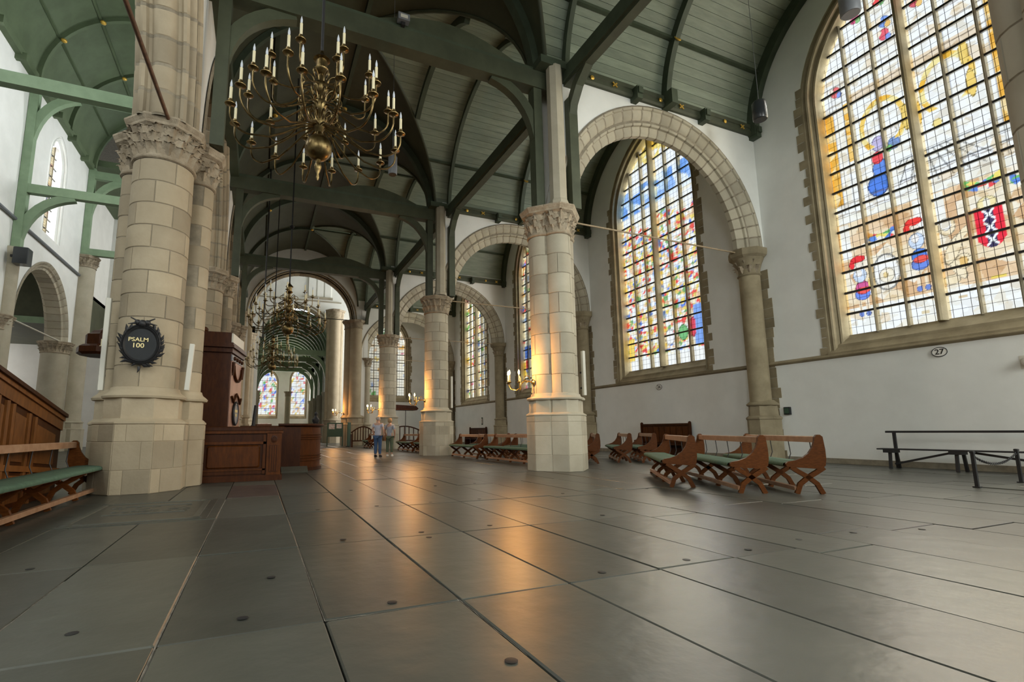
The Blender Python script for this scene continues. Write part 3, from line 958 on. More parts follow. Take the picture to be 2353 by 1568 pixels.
stone_arch(ar, 3.35, 11.0, 3.45, [(.55, -.03), (.48, -.08), (.4, -.02), (.3, .06), (.16, .1), (0, .25)], 1.0, 3.3, 22, m='stone_pale')
nic = struct(empty('trim_3', (0, 54, 0)))                      # blind niches above the choir arch
for x0, x1 in ((4.4, 5.15), (5.3, 5.95), (6.1, 6.75), (-.6, .1), (.3, .9)):
    MB().box(x0, x1, -.10, 0.0, 15.75, 19.5).build('niche_panel', 'plaster', nic)
MB().box(4.2, 6.95, -.22, 0.0, 15.5, 15.72).build('niche_sill', 'stone_pale', nic)
MB().box(-10, 7.9, -.12, 0.0, 15.2, 15.32).build('ledge', 'stone_pale', nic)
struct(MB().box(-13.6, 32, 43.2, 54, 21.5, 22).build('ceiling_transept', 'green_vault'))
struct(MB().box(-32, -13.6, 43.4, 54, 9.0, 12.9).build('ceiling_transept_low', 'green_dark'))
struct(MB().box(-22.4, -13.7, 43.25, 43.4, 9.0, 9.45).build('trim_4', 'green_light'))
struct(MB().box(-13.9, -13.6, 43.2, 54, 12.6, 22).build('wall_transept_upper', 'plaster'))
struct(MB().box(-32, -31.6, 43, 56, 0, 22).build('wall_transept_left', 'plaster'))
# ------------------------------------------------------------------ wooden vaults of the dark aisle and its right-hand bays
ZS, RISE = 12.08, 4.62
HA, XC = 4.62, 3.0                                   # aisle: half span and axis


def bay_half(i):
    return (YG[i + 1] - YG[i]) / 2 - T_HALF + .02


ceil_a = struct(empty('ceiling_aisle'))
NT = 22
def arc_pts(w, n=NT):
    """(offset, height) from springing to apex"""
    R_ = arc_R(w, RISE)
    e = R_ - w
    a1 = math.atan2(RISE, e)
    return [(R_ * math.cos(a1 * k / n) - e, R_ * math.sin(a1 * k / n)) for k in range(n + 1)]

mb = MB()
mb.quadgrid([[(XC - o, -9, ZS + z), (XC - o, 42.6, ZS + z)] for o, z in arc_pts(HA)])
for i in range(5):
    hb = bay_half(i)
    ym = (YG[i] + YG[i + 1]) / 2
    for s_ in (-1, 1):
        rows = []
        for o, z in arc_pts(HA):
            yb = ym + s_ * arch_off(z, hb, RISE)
            ye = YG[i] if s_ < 0 else YG[i + 1]
            rows.append([(XC + o, yb + (ye - yb) * q / 6, ZS + z) for q in range(7)])
        mb.quadgrid(rows, flip=s_ > 0)
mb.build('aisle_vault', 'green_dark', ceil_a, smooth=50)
for i in range(5):
    hb = bay_half(i)
    ym = (YG[i] + YG[i + 1]) / 2
    mb = MB()
    for s_ in (-1, 1):
        rows = []
        for o, z in arc_pts(hb):
            xa = XC + arch_off(z, HA, RISE)
            rows.append([(xa + (XW + .2 - xa) * q / 6, ym + s_ * (o + .03), ZS + z + .03) for q in range(7)])
        mb.quadgrid(rows, flip=s_ < 0)
    mb.build('bay_vault', 'green_timber' if i in (1, 2) else 'green_board_lit', ceil_a, smooth=50)
    if i in (1, 2):                                   # single boards where they can be told apart
        R_ = arc_R(hb, RISE)
        e = R_ - hb
        a1 = math.atan2(RISE, e)
        nb = 26
        for s_ in (-1, 1):
            for k in range(nb):
                b_ = MB()
                P = []
                for t in (k / nb + .0007, (k + 1) / nb - .0007):
                    for r_ in (R_, R_ + .035):
                        o, z = r_ * math.cos(a1 * t) - e, r_ * math.sin(a1 * t)
                        xa = XC + arch_off(min(R_ * math.sin(a1 * t), RISE * .9999), HA, RISE)
                        P += [(xa, ym + s_ * o, ZS + z), (XW + .05, ym + s_ * o, ZS + z)]
                # P: inner0a inner0b outer0a outer0b inner1a inner1b outer1a outer1b
                b_.v = P
                b_.f = [(0, 1, 5, 4), (0, 2, 3, 1), (4, 5, 7, 6), (0, 4, 6, 2), (1, 3, 7, 5)]
                bo = b_.build('vault_board', 'green_board_lit', ceil_a)
    # groin ribs
    for s_ in (-1, 1):
        MB().tube([(XC + arch_off(z, HA, RISE) + .02, ym + s_ * (arch_off(z, hb, RISE) - .02), ZS + z - .02) for o, z in arc_pts(hb, 16)[:-1]], .07, 6).build('groin_rib', 'green_beam', ceil_a, smooth=60)
    # ribs across the bay vault
    for x in (XP - 1.75, XP + .42, 12.42, XW - .14):
        zmin = 0.0
        if x < XC + HA:
            zmin = math.sqrt(max(0, (arc_R(HA, RISE)) ** 2 - (x - XC + arc_R(HA, RISE) - HA) ** 2))
        pts_ = [(x, ym - (o - .10), ZS + z - .10) for o, z in arc_pts(hb) if z >= zmin]
        pts_ = pts_ + [(p[0], 2 * ym - p[1], p[2]) for p in reversed(pts_[:-1])]
        w, h = (.20, .26)
        if abs(x - XP - .42) < .01:
            w, h = .16, .2
            yy0, yy1 = YG[i], YG[i + 1]
            MB().box(8.2, 8.62, yy0 + .1, yy1 - .1, 11.78, 12.22).build('arcade_beam', 'green_timber', ceil_a)
            MB().box(8.28, 8.54, yy0 + .1, yy1 - .1, 11.70, 11.78).build('beam_moulding', 'green_beam', ceil_a)
            for ya, sg in ((yy1 - T_HALF - .07, -1), (yy0 + T_HALF + .07, 1)):
                MB().bar([(8.43, ya, 10.5), (8.43, ya + sg * .12, 11.0), (8.43, ya + sg * .45, 11.45), (8.43, ya + sg * .95, 11.8)], .26, .26, (1, 0, 0)).build('knee_brace', 'green_beam', ceil_a)
        if x > 16:
            w, h = .26, .42
        MB().bar(pts_, w, h, (1, 0, 0)).build('vault_rib', 'green_timber', ceil_a, smooth=30)
        if 12 < x < 13:
            for s_ in (-1, 1):
                MB().box(x - .13, x + .13, *sorted((ym + s_ * (hb - .5), ym + s_ * (hb - .02))), ZS - .10, ZS + .42).build('rib_corbel', 'green_timber', ceil_a)
    # purlins along the bay vault and gilded bosses where they meet the ribs
    R_ = arc_R(hb, RISE)
    e = R_ - hb
    for s_ in (-1, 0, 1):
        t = .5 if s_ else PI / 2
        o, z = (R_ * math.cos(t) - e, R_ * math.sin(t)) if s_ else (0, RISE)
        xa = XC + arch_off(min(z, RISE - .01), HA, RISE)
        y = ym + s_ * (o - .05)
        MB().bar([(xa, y, ZS + z - .05), (XW, y, ZS + z - .05)], .12, .10, (0, 1, 0)).build('purlin', 'green_timber', ceil_a)
        for x in (XP - 1.75, 12.42):
            if x > xa + .1:
                bs = MB().lathe([(.13, 0), (.13, .03), (.07, .06), (.02, .075)], 12)
                tt = Matrix.Translation((x, ym + s_ * (o - .24), ZS + z - .15)) @ (Matrix.Rotation(s_ * (PI / 2 - .5), 4, 'X') if s_ else Matrix()) @ Matrix.Rotation(PI, 4, 'X')
                obj('gilded_boss', bs.mesh('gilded_boss', 'gold', 40), ceil_a, mtx=tt)
# aisle ribs at each grid line, purlin on the left flank and along the ridge
for i, yk in enumerate(YG[1:]):
    A_ = [(XC - o + .08, yk, ZS + z - .12) for o, z in arc_pts(HA)] + [(XC + o - .08, yk, ZS + z - .12) for o, z in reversed(arc_pts(HA)[:-1])]
    MB().bar(A_, .30, .30, (0, 1, 0)).build('vault_rib', 'green_timber', ceil_a, smooth=30)
    if i < 4:
        ym = (yk + YG[i + 2]) / 2
        A_ = [(XC - o + .08, ym, ZS + z - .08) for o, z in arc_pts(HA)]
        MB().bar(A_, .2, .2, (0, 1, 0)).build('vault_rib', 'green_timber', ceil_a, smooth=30)
for t, nm in ((.85, 0), (PI / 2, 1)):
    o, z = HA * math.cos(t), HA * math.sin(t)
    MB().bar([(XC - o + .06, -8, ZS + z - .06), (XC - o + .06, 42.4, ZS + z - .06)], .16, .14, (1, 0, 0)).build('purlin', 'green_timber', ceil_a)
    for yk in YG[1:5]:
        for yy in ((yk, yk + 5.0) if nm else (yk,)):
            bs = MB().ball((0, 0, 0), .12, 10, 6, .6)
            obj('gilded_boss', bs.mesh('gilded_boss', 'gold', 60), ceil_a, (XC - o + .12, yy - .25, ZS + z - .30))
MB().prism([(-1.6, 11.95), (-1.25, 12.0), (-1.22, 12.25), (-1.6, 12.3)], -8, 42.4, 'y').build('wall_plate', 'green_timber', ceil_a)

# ------------------------------------------------------------------ tie beams with posts and curved braces
def qarc(x0, z0, x1, z1, y, n=8, k=.55):
    """curved brace from a post point (x0, z0) to a beam point (x1, z1)"""
    P0, P2 = Vector((x0, y, z0)), Vector((x1, y, z1))
    P1 = Vector((x0 + (x1 - x0) * (1 - k) * .35, y, z0 + (z1 - z0) * (.5 + k * .6)))
    return [(1 - t) ** 2 * P0 + 2 * t * (1 - t) * P1 + t * t * P2 for t in [q / n for q in range(n + 1)]]

TL = ['dark green tie beam crossing overhead before the nearest chandelier', 'dark green tie beam with arched braces above the big chandelier', 'second dark green tie beam across the aisle beyond the big chandelier', 'third dark green tie beam across the aisle near the stone end arch']
for i, yk in enumerate(YG[1:5]):
    tr = tag(empty('timber_truss', (0, yk, 0)), TL[i], 'beam')
    yb = -.12
    MB().box(-1.6, 7.75, yb - .2, yb + .2, 11.50, 12.06).build('tie_beam', 'green_beam', tr)
    MB().box(-1.4, 7.7, yb - .14, yb + .14, 12.06, 12.20).build('beam_ledge', 'green_timber', tr)
    # arched board standing on the beam
    P = [(2.4 + 4.4 * q / 12, 12.2 + .55 * math.sin(PI * q / 12)) for q in range(13)]
    MB().prism(P, yb - .09, yb + .03, 'y').build('arched_fillet', 'green_beam', tr)
    for s_, xpost, xb in ((1, 7.42, 5.9), (-1, -1.18, .4)):
        MB().box(xpost - .14, xpost + .14, yb - .16, yb + .16, 7.62, 11.6).build('post', 'green_beam', tr)
        MB().bar(qarc(xpost, 9.9, xb, 11.56, yb), .24, .30, (0, 1, 0)).build('brace', 'green_beam', tr, smooth=30)
    MB().box(8.28, 8.58, -T_HALF - .24, -T_HALF + .1, 7.62, 11.2).build('wall_post', 'green_beam', tr)
    MB().box(7.3, 8.9, -T_HALF - .3, T_HALF, 12.06, 12.3).build('post_head', 'green_timber', tr)
    MB().lathe([(.30, 7.6), (.30, 7.72), (.25, 7.8), (.24, 12.1)], 8, (7.86, -T_HALF - .12), PI / 8).build('stone_shaft', 'stone_pale', tr)

# ------------------------------------------------------------------ nave: light green timber vault
NC, NH, NS, NRISE = -7.3, 5.15, 21.1, 5.3
ceil_n = struct(empty('ceiling_nave'))
def n_pts(n=18):
    P = arch_path(NH, NS, NRISE, n, 0, None, NC)
    return P
MB().quadgrid([[(x, -9, z), (x, 43.2, z)] for x, z in n_pts()], flip=True).build('nave_vault', 'green_vault', ceil_n, smooth=60)
for y in [2, 7, 12, 17, 22.2, 27.3, 32.5, 37.6, 42.8]:
    P = arch_path(NH, NS, NRISE, 16, -.12, None, NC)
    MB().bar([(x, y, z) for x, z in P], .22, .24, (0, 1, 0)).build('vault_rib', 'green_light' if False else 'green_vault', ceil_n, smooth=30)
for t in (.18, .34, .5, .66, .82):
    P = arch_path(NH, NS, NRISE, 50, -.06, None, NC)
    x, z = P[int(t * 100)]
    MB().bar([(x, -9, z), (x, 43, z)], .14, .12, (1, 0, 0)).build('purlin', 'green_vault', ceil_n)
    for y in (27.3, 32.5, 37.6):
        bs = MB().ball((0, 0, 0), .16, 10, 6, .7)
        obj('gilded_boss', bs.mesh('gilded_boss', 'gold', 60), ceil_n, (x + (NC - x) * .05, y - .1, z - .16))
for x0, x1 in ((XF, XF + .3), (-2.3, -2.55)):
    MB().box(min(x0, x1), max(x0, x1), -9, 43.2, 20.85, 21.25).build('wall_plate', 'green_vault', ceil_n)
for y in np.arange(20, 43, 2.6):
    MB().box(XF, XF + .5, y - .12, y + .12, 20.6, 21.0).build('corbel', 'green_vault', ceil_n)
NL = {12.0: 'pale green nave tie beam nearest the camera', 22.2: 'pale green nave tie beam crossing behind the top of the stout pillar', 32.5: 'pale green nave truss with two-tier posts and curved braces', 42.8: 'pale green nave truss at the crossing'}
for yk in (22.2, 32.5, 42.8):
    tr = tag(empty('nave_truss', (0, yk, 0)), NL[yk], 'beam')
    MB().box(XF, -2.5, -.19, .19, 14.2, 14.7).build('tie_beam', 'green_light', tr)
    MB().box(XF, -2.5, -.19, .19, 20.2, 20.8).build('upper_beam', 'green_light', tr)
    for s_, xp in ((1, XF + .22), (-1, -2.75)):
        MB().box(xp - .2, xp + .2, -.21, .21, 11.0 if yk < 40 else 14.3, 21.0).build('post', 'green_light', tr)
        if yk < 40:
            MB().bar(qarc(xp, 11.6, xp + s_ * 2.3, 14.25, 0), .34, .42, (0, 1, 0)).build('brace', 'green_light', tr, smooth=30)
        MB().bar(qarc(xp, 17.4, xp + s_ * 2.0, 20.25, 0), .34, .42, (0, 1, 0)).build('upper_brace', 'green_light', tr, smooth=30)
    if yk < 40:
        MB().lathe([(.42, 0), (.42, .6), (.33, .7), (.33, 10.4), (.38, 10.5), (.46, 10.85), (.46, 11.0)], 12, (XF + .1, 0)).build('wall_shaft', 'stone_pale', tr, smooth=40)

# ------------------------------------------------------------------ far choir aisle with its green timber roof
chs = struct(MB().box(-1.4, -.7, 54, 80.5, 0, 12).box(7.2, 7.9, 54, 80.5, 0, 12).build('wall_choir_sides', 'plaster'))
ceil_c = struct(empty('ceiling_choir', (3.25, 0, 0)))
MB().quadgrid([[(x, 54.6, z), (x, 80.5, z)] for x, z in arch_path(4.0, 10.4, 3.8, 12)], flip=True).build('choir_vault', 'green_choir', ceil_c, smooth=60)
for y in np.arange(55.5, 80, 2.0):
    MB().bar([(x, y, z) for x, z in arch_path(4.0, 10.4, 3.8, 10, -.1)], .3, .24, (0, 1, 0)).build('vault_rib', 'green_light', ceil_c)
for k, y in enumerate((57, 62.5, 68, 73.5)):
    tr = tag(empty('choir_truss', (3.25, y, 0)), 'pale green choir tie beam %s' % ('nearest in the far arch', 'second in the far arch', 'third in the far arch', 'last before the end windows')[k], 'beam')
    MB().box(-4, 4, -.2, .2, 9.7, 10.3).build('tie_beam', 'green_light', tr)
    for s_ in (-1, 1):
        MB().box(s_ * 3.7 - .18, s_ * 3.7 + .18, -.2, .2, 5.6, 10.3).build('post', 'green_light', tr)
        MB().bar(qarc(s_ * 3.7, 7.2, s_ * 1.9, 9.75, 0), .34, .42, (0, 1, 0)).build('brace', 'green_light', tr)
        MB().lathe([(.4, 0), (.4, 1), (.32, 1.1), (.32, 5.1), (.45, 5.5), (.45, 5.6)], 10, (s_ * 3.6, 0)).build('wall_shaft', 'stone_pale', tr, smooth=40)
struct(arched_wall('wall_end', -6, 10, 0, 15, [opening(.7, 1.65, 3.9, 8.6, 2.2, .3), opening(5.55, 1.0, 3.9, 9.2, 1.7, .3)], 0, .6, (0, 80, 0), AHEAD))
window(12, (.7, 80, 0), AHEAD, 1.65, 3.9, 8.6, 2.2, 5, .85, paint_pale(121, .4), 4, 'glass_far', .3, .35, (), quoins=False)
window(13, (5.55, 80, 0), AHEAD, 1.0, 3.9, 9.2, 1.7, 3, .85, paint_pale(122, .4), 4, 'glass_far', .3, .35, (), quoins=False)
# ------------------------------------------------------------------ stone pillars
def leaf_mesh(w, h, out, seed, m='stone_carved'):
    r_ = random.Random(seed)
    nu, nv = 7, 7
    rows = []
    for j in range(nv):
        v = j / (nv - 1)
        wd = w * (.55 + .75 * math.sin(PI * (v * .8 + .12))) * (1 + .18 * ((j % 2) * 2 - 1))
        row = []
        for i in range(nu):
            u = i / (nu - 1) * 2 - 1
            y = out * (v ** 1.6) + .30 * out * math.cos(u * PI * 1.5) * (v + .2) - .35 * out * u * u
            if v > .75:
                y += out * .5 * (v - .75)
            y += r_.uniform(-.12, .12) * out
            z = h * (v if v < .86 else .86 - (v - .86) * .8) + .05 * h * abs(u)
            row.append((wd * u * .5, -y, z))
        rows.append(row)
    return MB().quadgrid(rows).mesh('carved_leaf', m, 40)


LEAVES = [leaf_mesh(.22, .36, .15, s_) for s_ in (1, 2, 3)]
LEAVES_S = [leaf_mesh(.15, .28, .11, s_) for s_ in (4, 5)]


def block_mesh(r, span, h, m, jr=0.0):
    e = .010
    ang = [-span / 2 + .006 / r, -span / 2 + .006 / r + e / r] + [span * k / 6 for k in (-2, -1, 0, 1, 2)] + [span / 2 - .006 / r - e / r, span / 2 - .006 / r]
    zs_ = [(.006, .012), (.006 + e, 0), (h - .006 - e, 0), (h - .006, .012)]
    rows = []
    for z, sh in zs_:
        row = []
        for k, a in enumerate(ang):
            rr = r + jr - (sh if 0 < k < len(ang) - 1 else .012)
            row.append((rr * math.cos(a), rr * math.sin(a), z))
        rows.append(row)
    return MB().quadgrid(rows).mesh('stone_block', m, 30)


def octo(ap):
    return ap / math.cos(PI / 8)


def pillar(name, label, loc, lobes, zp=(1.42, 1.54, 1.92, 2.06), zc=(6.72, 7.55), m='stone', course=.46, leaves=True, blocks=True, group=None):
    root = tag(empty(name, loc), label, 'pillar', group)
    z1, z2, z3, z4 = zp
    plinth = MB()
    for dx, dy, r, a1, a2, od in lobes:
        plinth.lathe([(octo(a1), 0), (octo(a1), z1), (octo(a1) + .02, z1 + .015), (octo(a1) + .02, z1 + .045), (octo(a2) + .03, z2 - .02), (octo(a2), z2)], 8, (dx, dy), PI / 8)
        plinth.lathe([(octo(a2), z2 - .05), (octo(a2), z3)], 8, (dx, dy), PI / 8, cap=False)
        plinth.lathe([(a2 * .95, z3 - .04), (a2 + .085, z3 - .01), (a2 + .10, z3 + .03), (a2 + .06, z3 + .07), (r + .06, z4 - .03), (r + .045, z4), (r + .03, z4 + .05), (r, z4 + .06)], 24, (dx, dy))
    po = plinth.build('plinth', m, root, smooth=30)
    # single ashlars of the lower plinth
    if blocks:
        for dx, dy, r, a1, a2, od in lobes:
            sl = 2 * a1 * math.tan(PI / 8)
            for f in range(8):
                a = f * PI / 4
                if od is not None and math.cos(a - od) < -.3:
                    continue
                zz = 0.0
                q = 0
                while zz < z1 - .02:
                    hh = min((.44, .52, .38)[q % 3], z1 - zz)
                    cuts = [0, .5 + .2 * (1 if q % 2 else -1), 1] if sl > .5 else [0, 1]
                    for c0, c1 in zip(cuts[:-1], cuts[1:]):
                        w = (c1 - c0) * sl
                        b_ = MB().cbox(-w / 2 + .004, w / 2 - .004, .004, hh - .004, -.01, .010, .005)
                        b_.v = [(z_, x_, y_) for x_, y_, z_ in b_.v]
                        off = (c0 + c1 - 1) / 2 * sl
                        mt = Matrix.Translation((dx, dy, zz)) @ Matrix.Rotation(a, 4, 'Z') @ Matrix.Translation((a1, off, 0))
                        obj('plinth_block', b_.mesh('plinth_block', m), po, mtx=mt)
                    zz += hh
                    q += 1
    shaft = MB()
    for dx, dy, r, a1, a2, od in lobes:
        shaft.lathe([(r - .012, z4), (r - .012, zc[0])], 24, (dx, dy), cap=False)
    so = shaft.build('shaft', 'mortar' if blocks else m, root, smooth=60)
    if blocks:
        nC = max(1, round((zc[0] - z4) / course))
        h = (zc[0] - z4) / nC
        for li, (dx, dy, r, a1, a2, od) in enumerate(lobes):
            nb = 5 if r > .5 else 3
            span = 2 * PI / nb
            mss = [block_mesh(r, span, h, m, j) for j in (0, .003, -.003)]
            for c in range(nC):
                for k in range(nb):
                    a = (k + .5 * (c % 2)) * span + li * .7 + .25
                    if od is not None and math.cos(a - od) < -.45:
                        continue
                    obj('stone_block', RND.choice(mss), so, (dx, dy, z4 + c * h), a)
    cap = MB()
    for dx, dy, r, a1, a2, od in lobes:
        k = .85 if r > .5 else 1.0
        cap.lathe([(r, zc[0]), (r + .035, zc[0] + .02), (r + .045, zc[0] + .05), (r + .02, zc[0] + .085), (r + .01, zc[0] + .12), (r + .02, zc[0] + .35), (r + .08 * k, zc[1] - .22)], 24, (dx, dy), cap=False)
        ro_ = octo(r + .15 * k + .02)
        cap.lathe([(ro_ - .10, zc[1] - .22), (ro_ - .03, zc[1] - .17), (ro_ - .02, zc[1] - .12), (ro_, zc[1] - .10), (ro_ + .02, zc[1] - .05), (ro_ + .03, zc[1] - .04), (ro_ + .03, zc[1])], 8, (dx, dy), PI / 8)
    co = cap.build('capital', 'stone_carved', root, smooth=30)
    if leaves:
        for dx, dy, r, a1, a2, od in lobes:
            big = r > .5
            for row, (n_, zz, sc_, rr) in enumerate(((int(r * 34), zc[0] + .09, .80, r + .012), (int(r * 30), zc[0] + .26, .80, r + .03), (int(r * 28), zc[0] + .40, .85, r + .05))):
                for k in range(n_):
                    a = 2 * PI * (k + .5 * row) / n_
                    if od is not None and math.cos(a - od) < -.25:
                        continue
                    me = RND.choice(LEAVES if big else LEAVES_S + LEAVES[:1])
                    s_ = sc_ * RND.uniform(.9, 1.1)
                    mt = Matrix.Translation((dx + rr * math.cos(a), dy + rr * math.sin(a), zz)) @ Matrix.Rotation(a + PI / 2 + RND.uniform(-.15, .15), 4, 'Z') @ Matrix.Scale(s_, 4)
                    obj('carved_leaf', me, co, mtx=mt)
    return root


LOB_L = [(0, -.55, .565, .76, .63, -PI / 2), (.60, .12, .31, .43, .37, 0.0), (-.60, .12, .31, .43, .37, PI), (0, .6, .565, .76, .63, PI / 2)]
LOB_P = [(-.33, 0, .39, .53, .46, PI), (0, -.33, .39, .53, .46, -PI / 2), (.33, 0, .39, .53, .46, 0.0), (0, .33, .39, .53, .46, PI / 2)]
LOB_S = [(0, 0, .57, .74, .66, None)]
pillar('stone_pillar', 'stout clustered sandstone pillar bearing the round psalm board', (-2.12, 12.2, 0), LOB_L, zp=(1.28, 1.40, 1.80, 1.95), zc=(6.72, 7.60))
pillar('stone_pillar', 'clustered arcade pillar rising behind the tall wooden pulpit case', (-2.12, 22.2, 0), LOB_L, zp=(1.28, 1.40, 1.80, 1.95), zc=(6.72, 7.60))
pillar('stone_pillar', 'distant arcade pillar with a carved capital beyond the pulpit case', (-1.95, 32.5, 0), LOB_L, zc=(6.72, 7.60), leaves=True, blocks=False, m='stone_pale')
pillar('stone_pillar', 'twin-shafted pale pillar with a lit sconce beside the three free benches', (7.92, 12.05, 0), LOB_P, m='stone_pale', zp=(1.50, 1.60, 1.96, 2.08), zc=(6.75, 7.6), course=.62)
pillar('stone_pillar', 'round pale pillar on an octagonal plinth with the second lit sconce', (7.8, 22.1, 0), LOB_S, m='stone_pale', zp=(1.52, 1.62, 2.02, 2.15))
pillar('stone_pillar', 'round pale pillar behind the two standing visitors', (7.9, 32.2, 0), LOB_S, m='stone_pale', zp=(1.52, 1.62, 2.02, 2.15), blocks=True)
pillar('stone_pillar', 'pale pillar edge filling the top corner beside the armorial window', (7.95, 1.65, 0), LOB_P, m='stone_pale', course=.62)
LOB_X = [(0, -.55, .52, .66, .58, None), (-.5, 0, .42, .55, .5, None), (.62, -.1, .36, .5, .42, None)]
pillar('crossing_pier', 'brown clustered pier with a lit sconce at the end of the aisle', (7.55, 42.9, 0), LOB_X, zp=(1.7, 1.85, 2.3, 2.5), zc=(10.0, 10.75), blocks=False, leaves=False)
pillar('crossing_pier', 'pale clustered pier beyond the pulpit case at the crossing', (-1.75, 42.9, 0), LOB_X, zp=(1.7, 1.85, 2.3, 2.5), zc=(10.0, 10.75), blocks=False, leaves=False)
pillar('half_pillar', 'low half pillar with a carved capital beside the brown crossing pier', (8.6, 42.6, 0), [(0, 0, .30, .42, .36, None)], m='stone_pale', zp=(1.2, 1.3, 1.7, 1.85), zc=(6.75, 7.5), blocks=False)
LOB_B = [(0, -.2, .62, .8, .7, None), (-.45, .1, .4, .5, .45, None), (.5, 0, .4, .5, .45, None)]
pillar('choir_pier', 'tall golden pier carrying the far choir arch', (7.2, 53.4, 0), LOB_B, zp=(1.7, 1.85, 2.3, 2.5), zc=(13.2, 14.2), blocks=False, leaves=False)
pillar('choir_pier', 'tall pier left of the far choir arch', (-1.5, 53.4, 0), LOB_B, zp=(1.7, 1.85, 2.3, 2.5), zc=(10.4, 11.1), blocks=False, leaves=False)
pillar('choir_column', 'slim column standing between the two far end windows', (3.75, 74, 0), [(0, 0, .38, .5, .45, None)], m='stone_pale', zp=(.5, .55, .7, .8), zc=(6.2, 6.9), blocks=False, leaves=False)
pillar('nave_pier', 'bright white pier at the nave crossing', (-12.35, 43.3, 0), [(0, 0, .62, .8, .7, None)], m='stone_pale', zc=(13.3, 14.2), blocks=False, leaves=True)
pillar('nave_pillar', 'round white nave pillar carrying the far arch', (-12.9, 41.0, 0), [(0, 0, .78, .95, .85, None)], m='stone_pale', zc=(6.5, 7.3), blocks=False, leaves=True)
pillar('nave_pillar', 'round nave pillar half hidden at the picture edge', (-13.1, 32.5, 0), [(0, 0, .78, .95, .85, None)], m='stone_pale', zc=(6.5, 7.3), blocks=False, leaves=True)

# responds against the right wall where the bay arches land
RL = ['worn half column against the white wall behind the free benches', 'worn half column against the wall past the second large window', 'half column against the wall behind the round pale pillar', 'far half column against the white wall']
for i, yk in enumerate(YG[2:]):
    root = tag(empty('wall_respond', (XW - .22, yk, 0)), RL[i], 'half column')
    mb = MB()
    mb.lathe([(octo(.50), 0), (octo(.50), 1.40), (octo(.53), 1.44), (octo(.53), 1.49), (octo(.44), 1.56), (octo(.42), 1.90)], 8, (-.05, 0), PI / 8)
    mb.lathe([(.42, 1.88), (.50, 1.91), (.52, 1.95), (.44, 2.02), (.40, 2.06), (.36, 2.10)], 16, (-.05, 0))
    mb.build('plinth', 'stone_window', root, smooth=30)
    MB().lathe([(.35, 2.05), (.35, 6.75)], 16, (-.12, 0), cap=False).build('shaft', 'stone_window', root, smooth=60)
    MB().lathe([(.35, 6.62), (.40, 6.66), (.36, 6.72), (.38, 6.9), (.44, 7.1), (.52, 7.28)], 16, (-.12, 0)).lathe([(octo(.50), 7.28), (octo(.58), 7.36), (octo(.60), 7.46), (octo(.60), 7.60)], 8, (-.12, 0), PI / 8).build('capital', 'stone_window', root, smooth=30)
    for k in range(9):
        a = PI / 2 + PI * (k + .5) / 9
        obj('carved_leaf', LEAVES_S[k % 2], root, mtx=Matrix.Translation((-.12 + .37 * math.cos(a), .37 * math.sin(a), 6.72 + .2 * (k % 2))) @ Matrix.Rotation(a + PI / 2, 4, 'Z') @ Matrix.Scale(1.1, 4))
    for s_ in (-1, 1):
        z = 0.0
        while z < 6.6:
            h = .36
            wd = RND.choice((.08, .18, .12, .05))
            MB().box(.208, .25, *sorted((s_ * .12, s_ * (.36 + wd))), z + .005, z + h - .005).build('quoin_stone', 'stone_window', root)
            z += h
# ------------------------------------------------------------------ iron tie rods
def rod(label, a, b, r=.028, m='rod'):
    return tag(MB().tube([a, b], r, 8).build('tie_rod', m, smooth=60), label, 'tie rod')

rod('thin tie rod from the twin-shafted pillar to the wall half column', (8.55, 12.05, 7.52), (16.35, 12.05, 7.52))
rod('thin tie rod under the arch behind the twin-shafted pillar', (8.45, 22.1, 7.52), (16.35, 22.1, 7.52))
rod('thin tie rod under the arch behind the two visitors', (8.5, 32.3, 7.52), (16.35, 32.3, 7.52))
rod('thin tie rod crossing the far facing window', (8.9, 42.6, 7.5), (16.35, 42.6, 7.5))
rod('tie rod crossing the wide end arch of the aisle', (-.6, 42.2, 10.72), (7.1, 42.2, 10.72), .035, 'iron')
rod('slanting rust-brown tie rod above the stout pillar capital', (-2.0, 11.05, 7.55), (-2.18, 7.4, 7.62), .04, 'iron_rust')
rod('pale tie rod across the nave arch', (-12.5, 33.2, 7.3), (-12.5, 40.4, 7.3), .05, 'speaker_white')
rod('grey cornice rail along the clerestory wall', (XF + .1, 10, 12.6), (XF + .1, 42.6, 12.6), .09, 'slate')

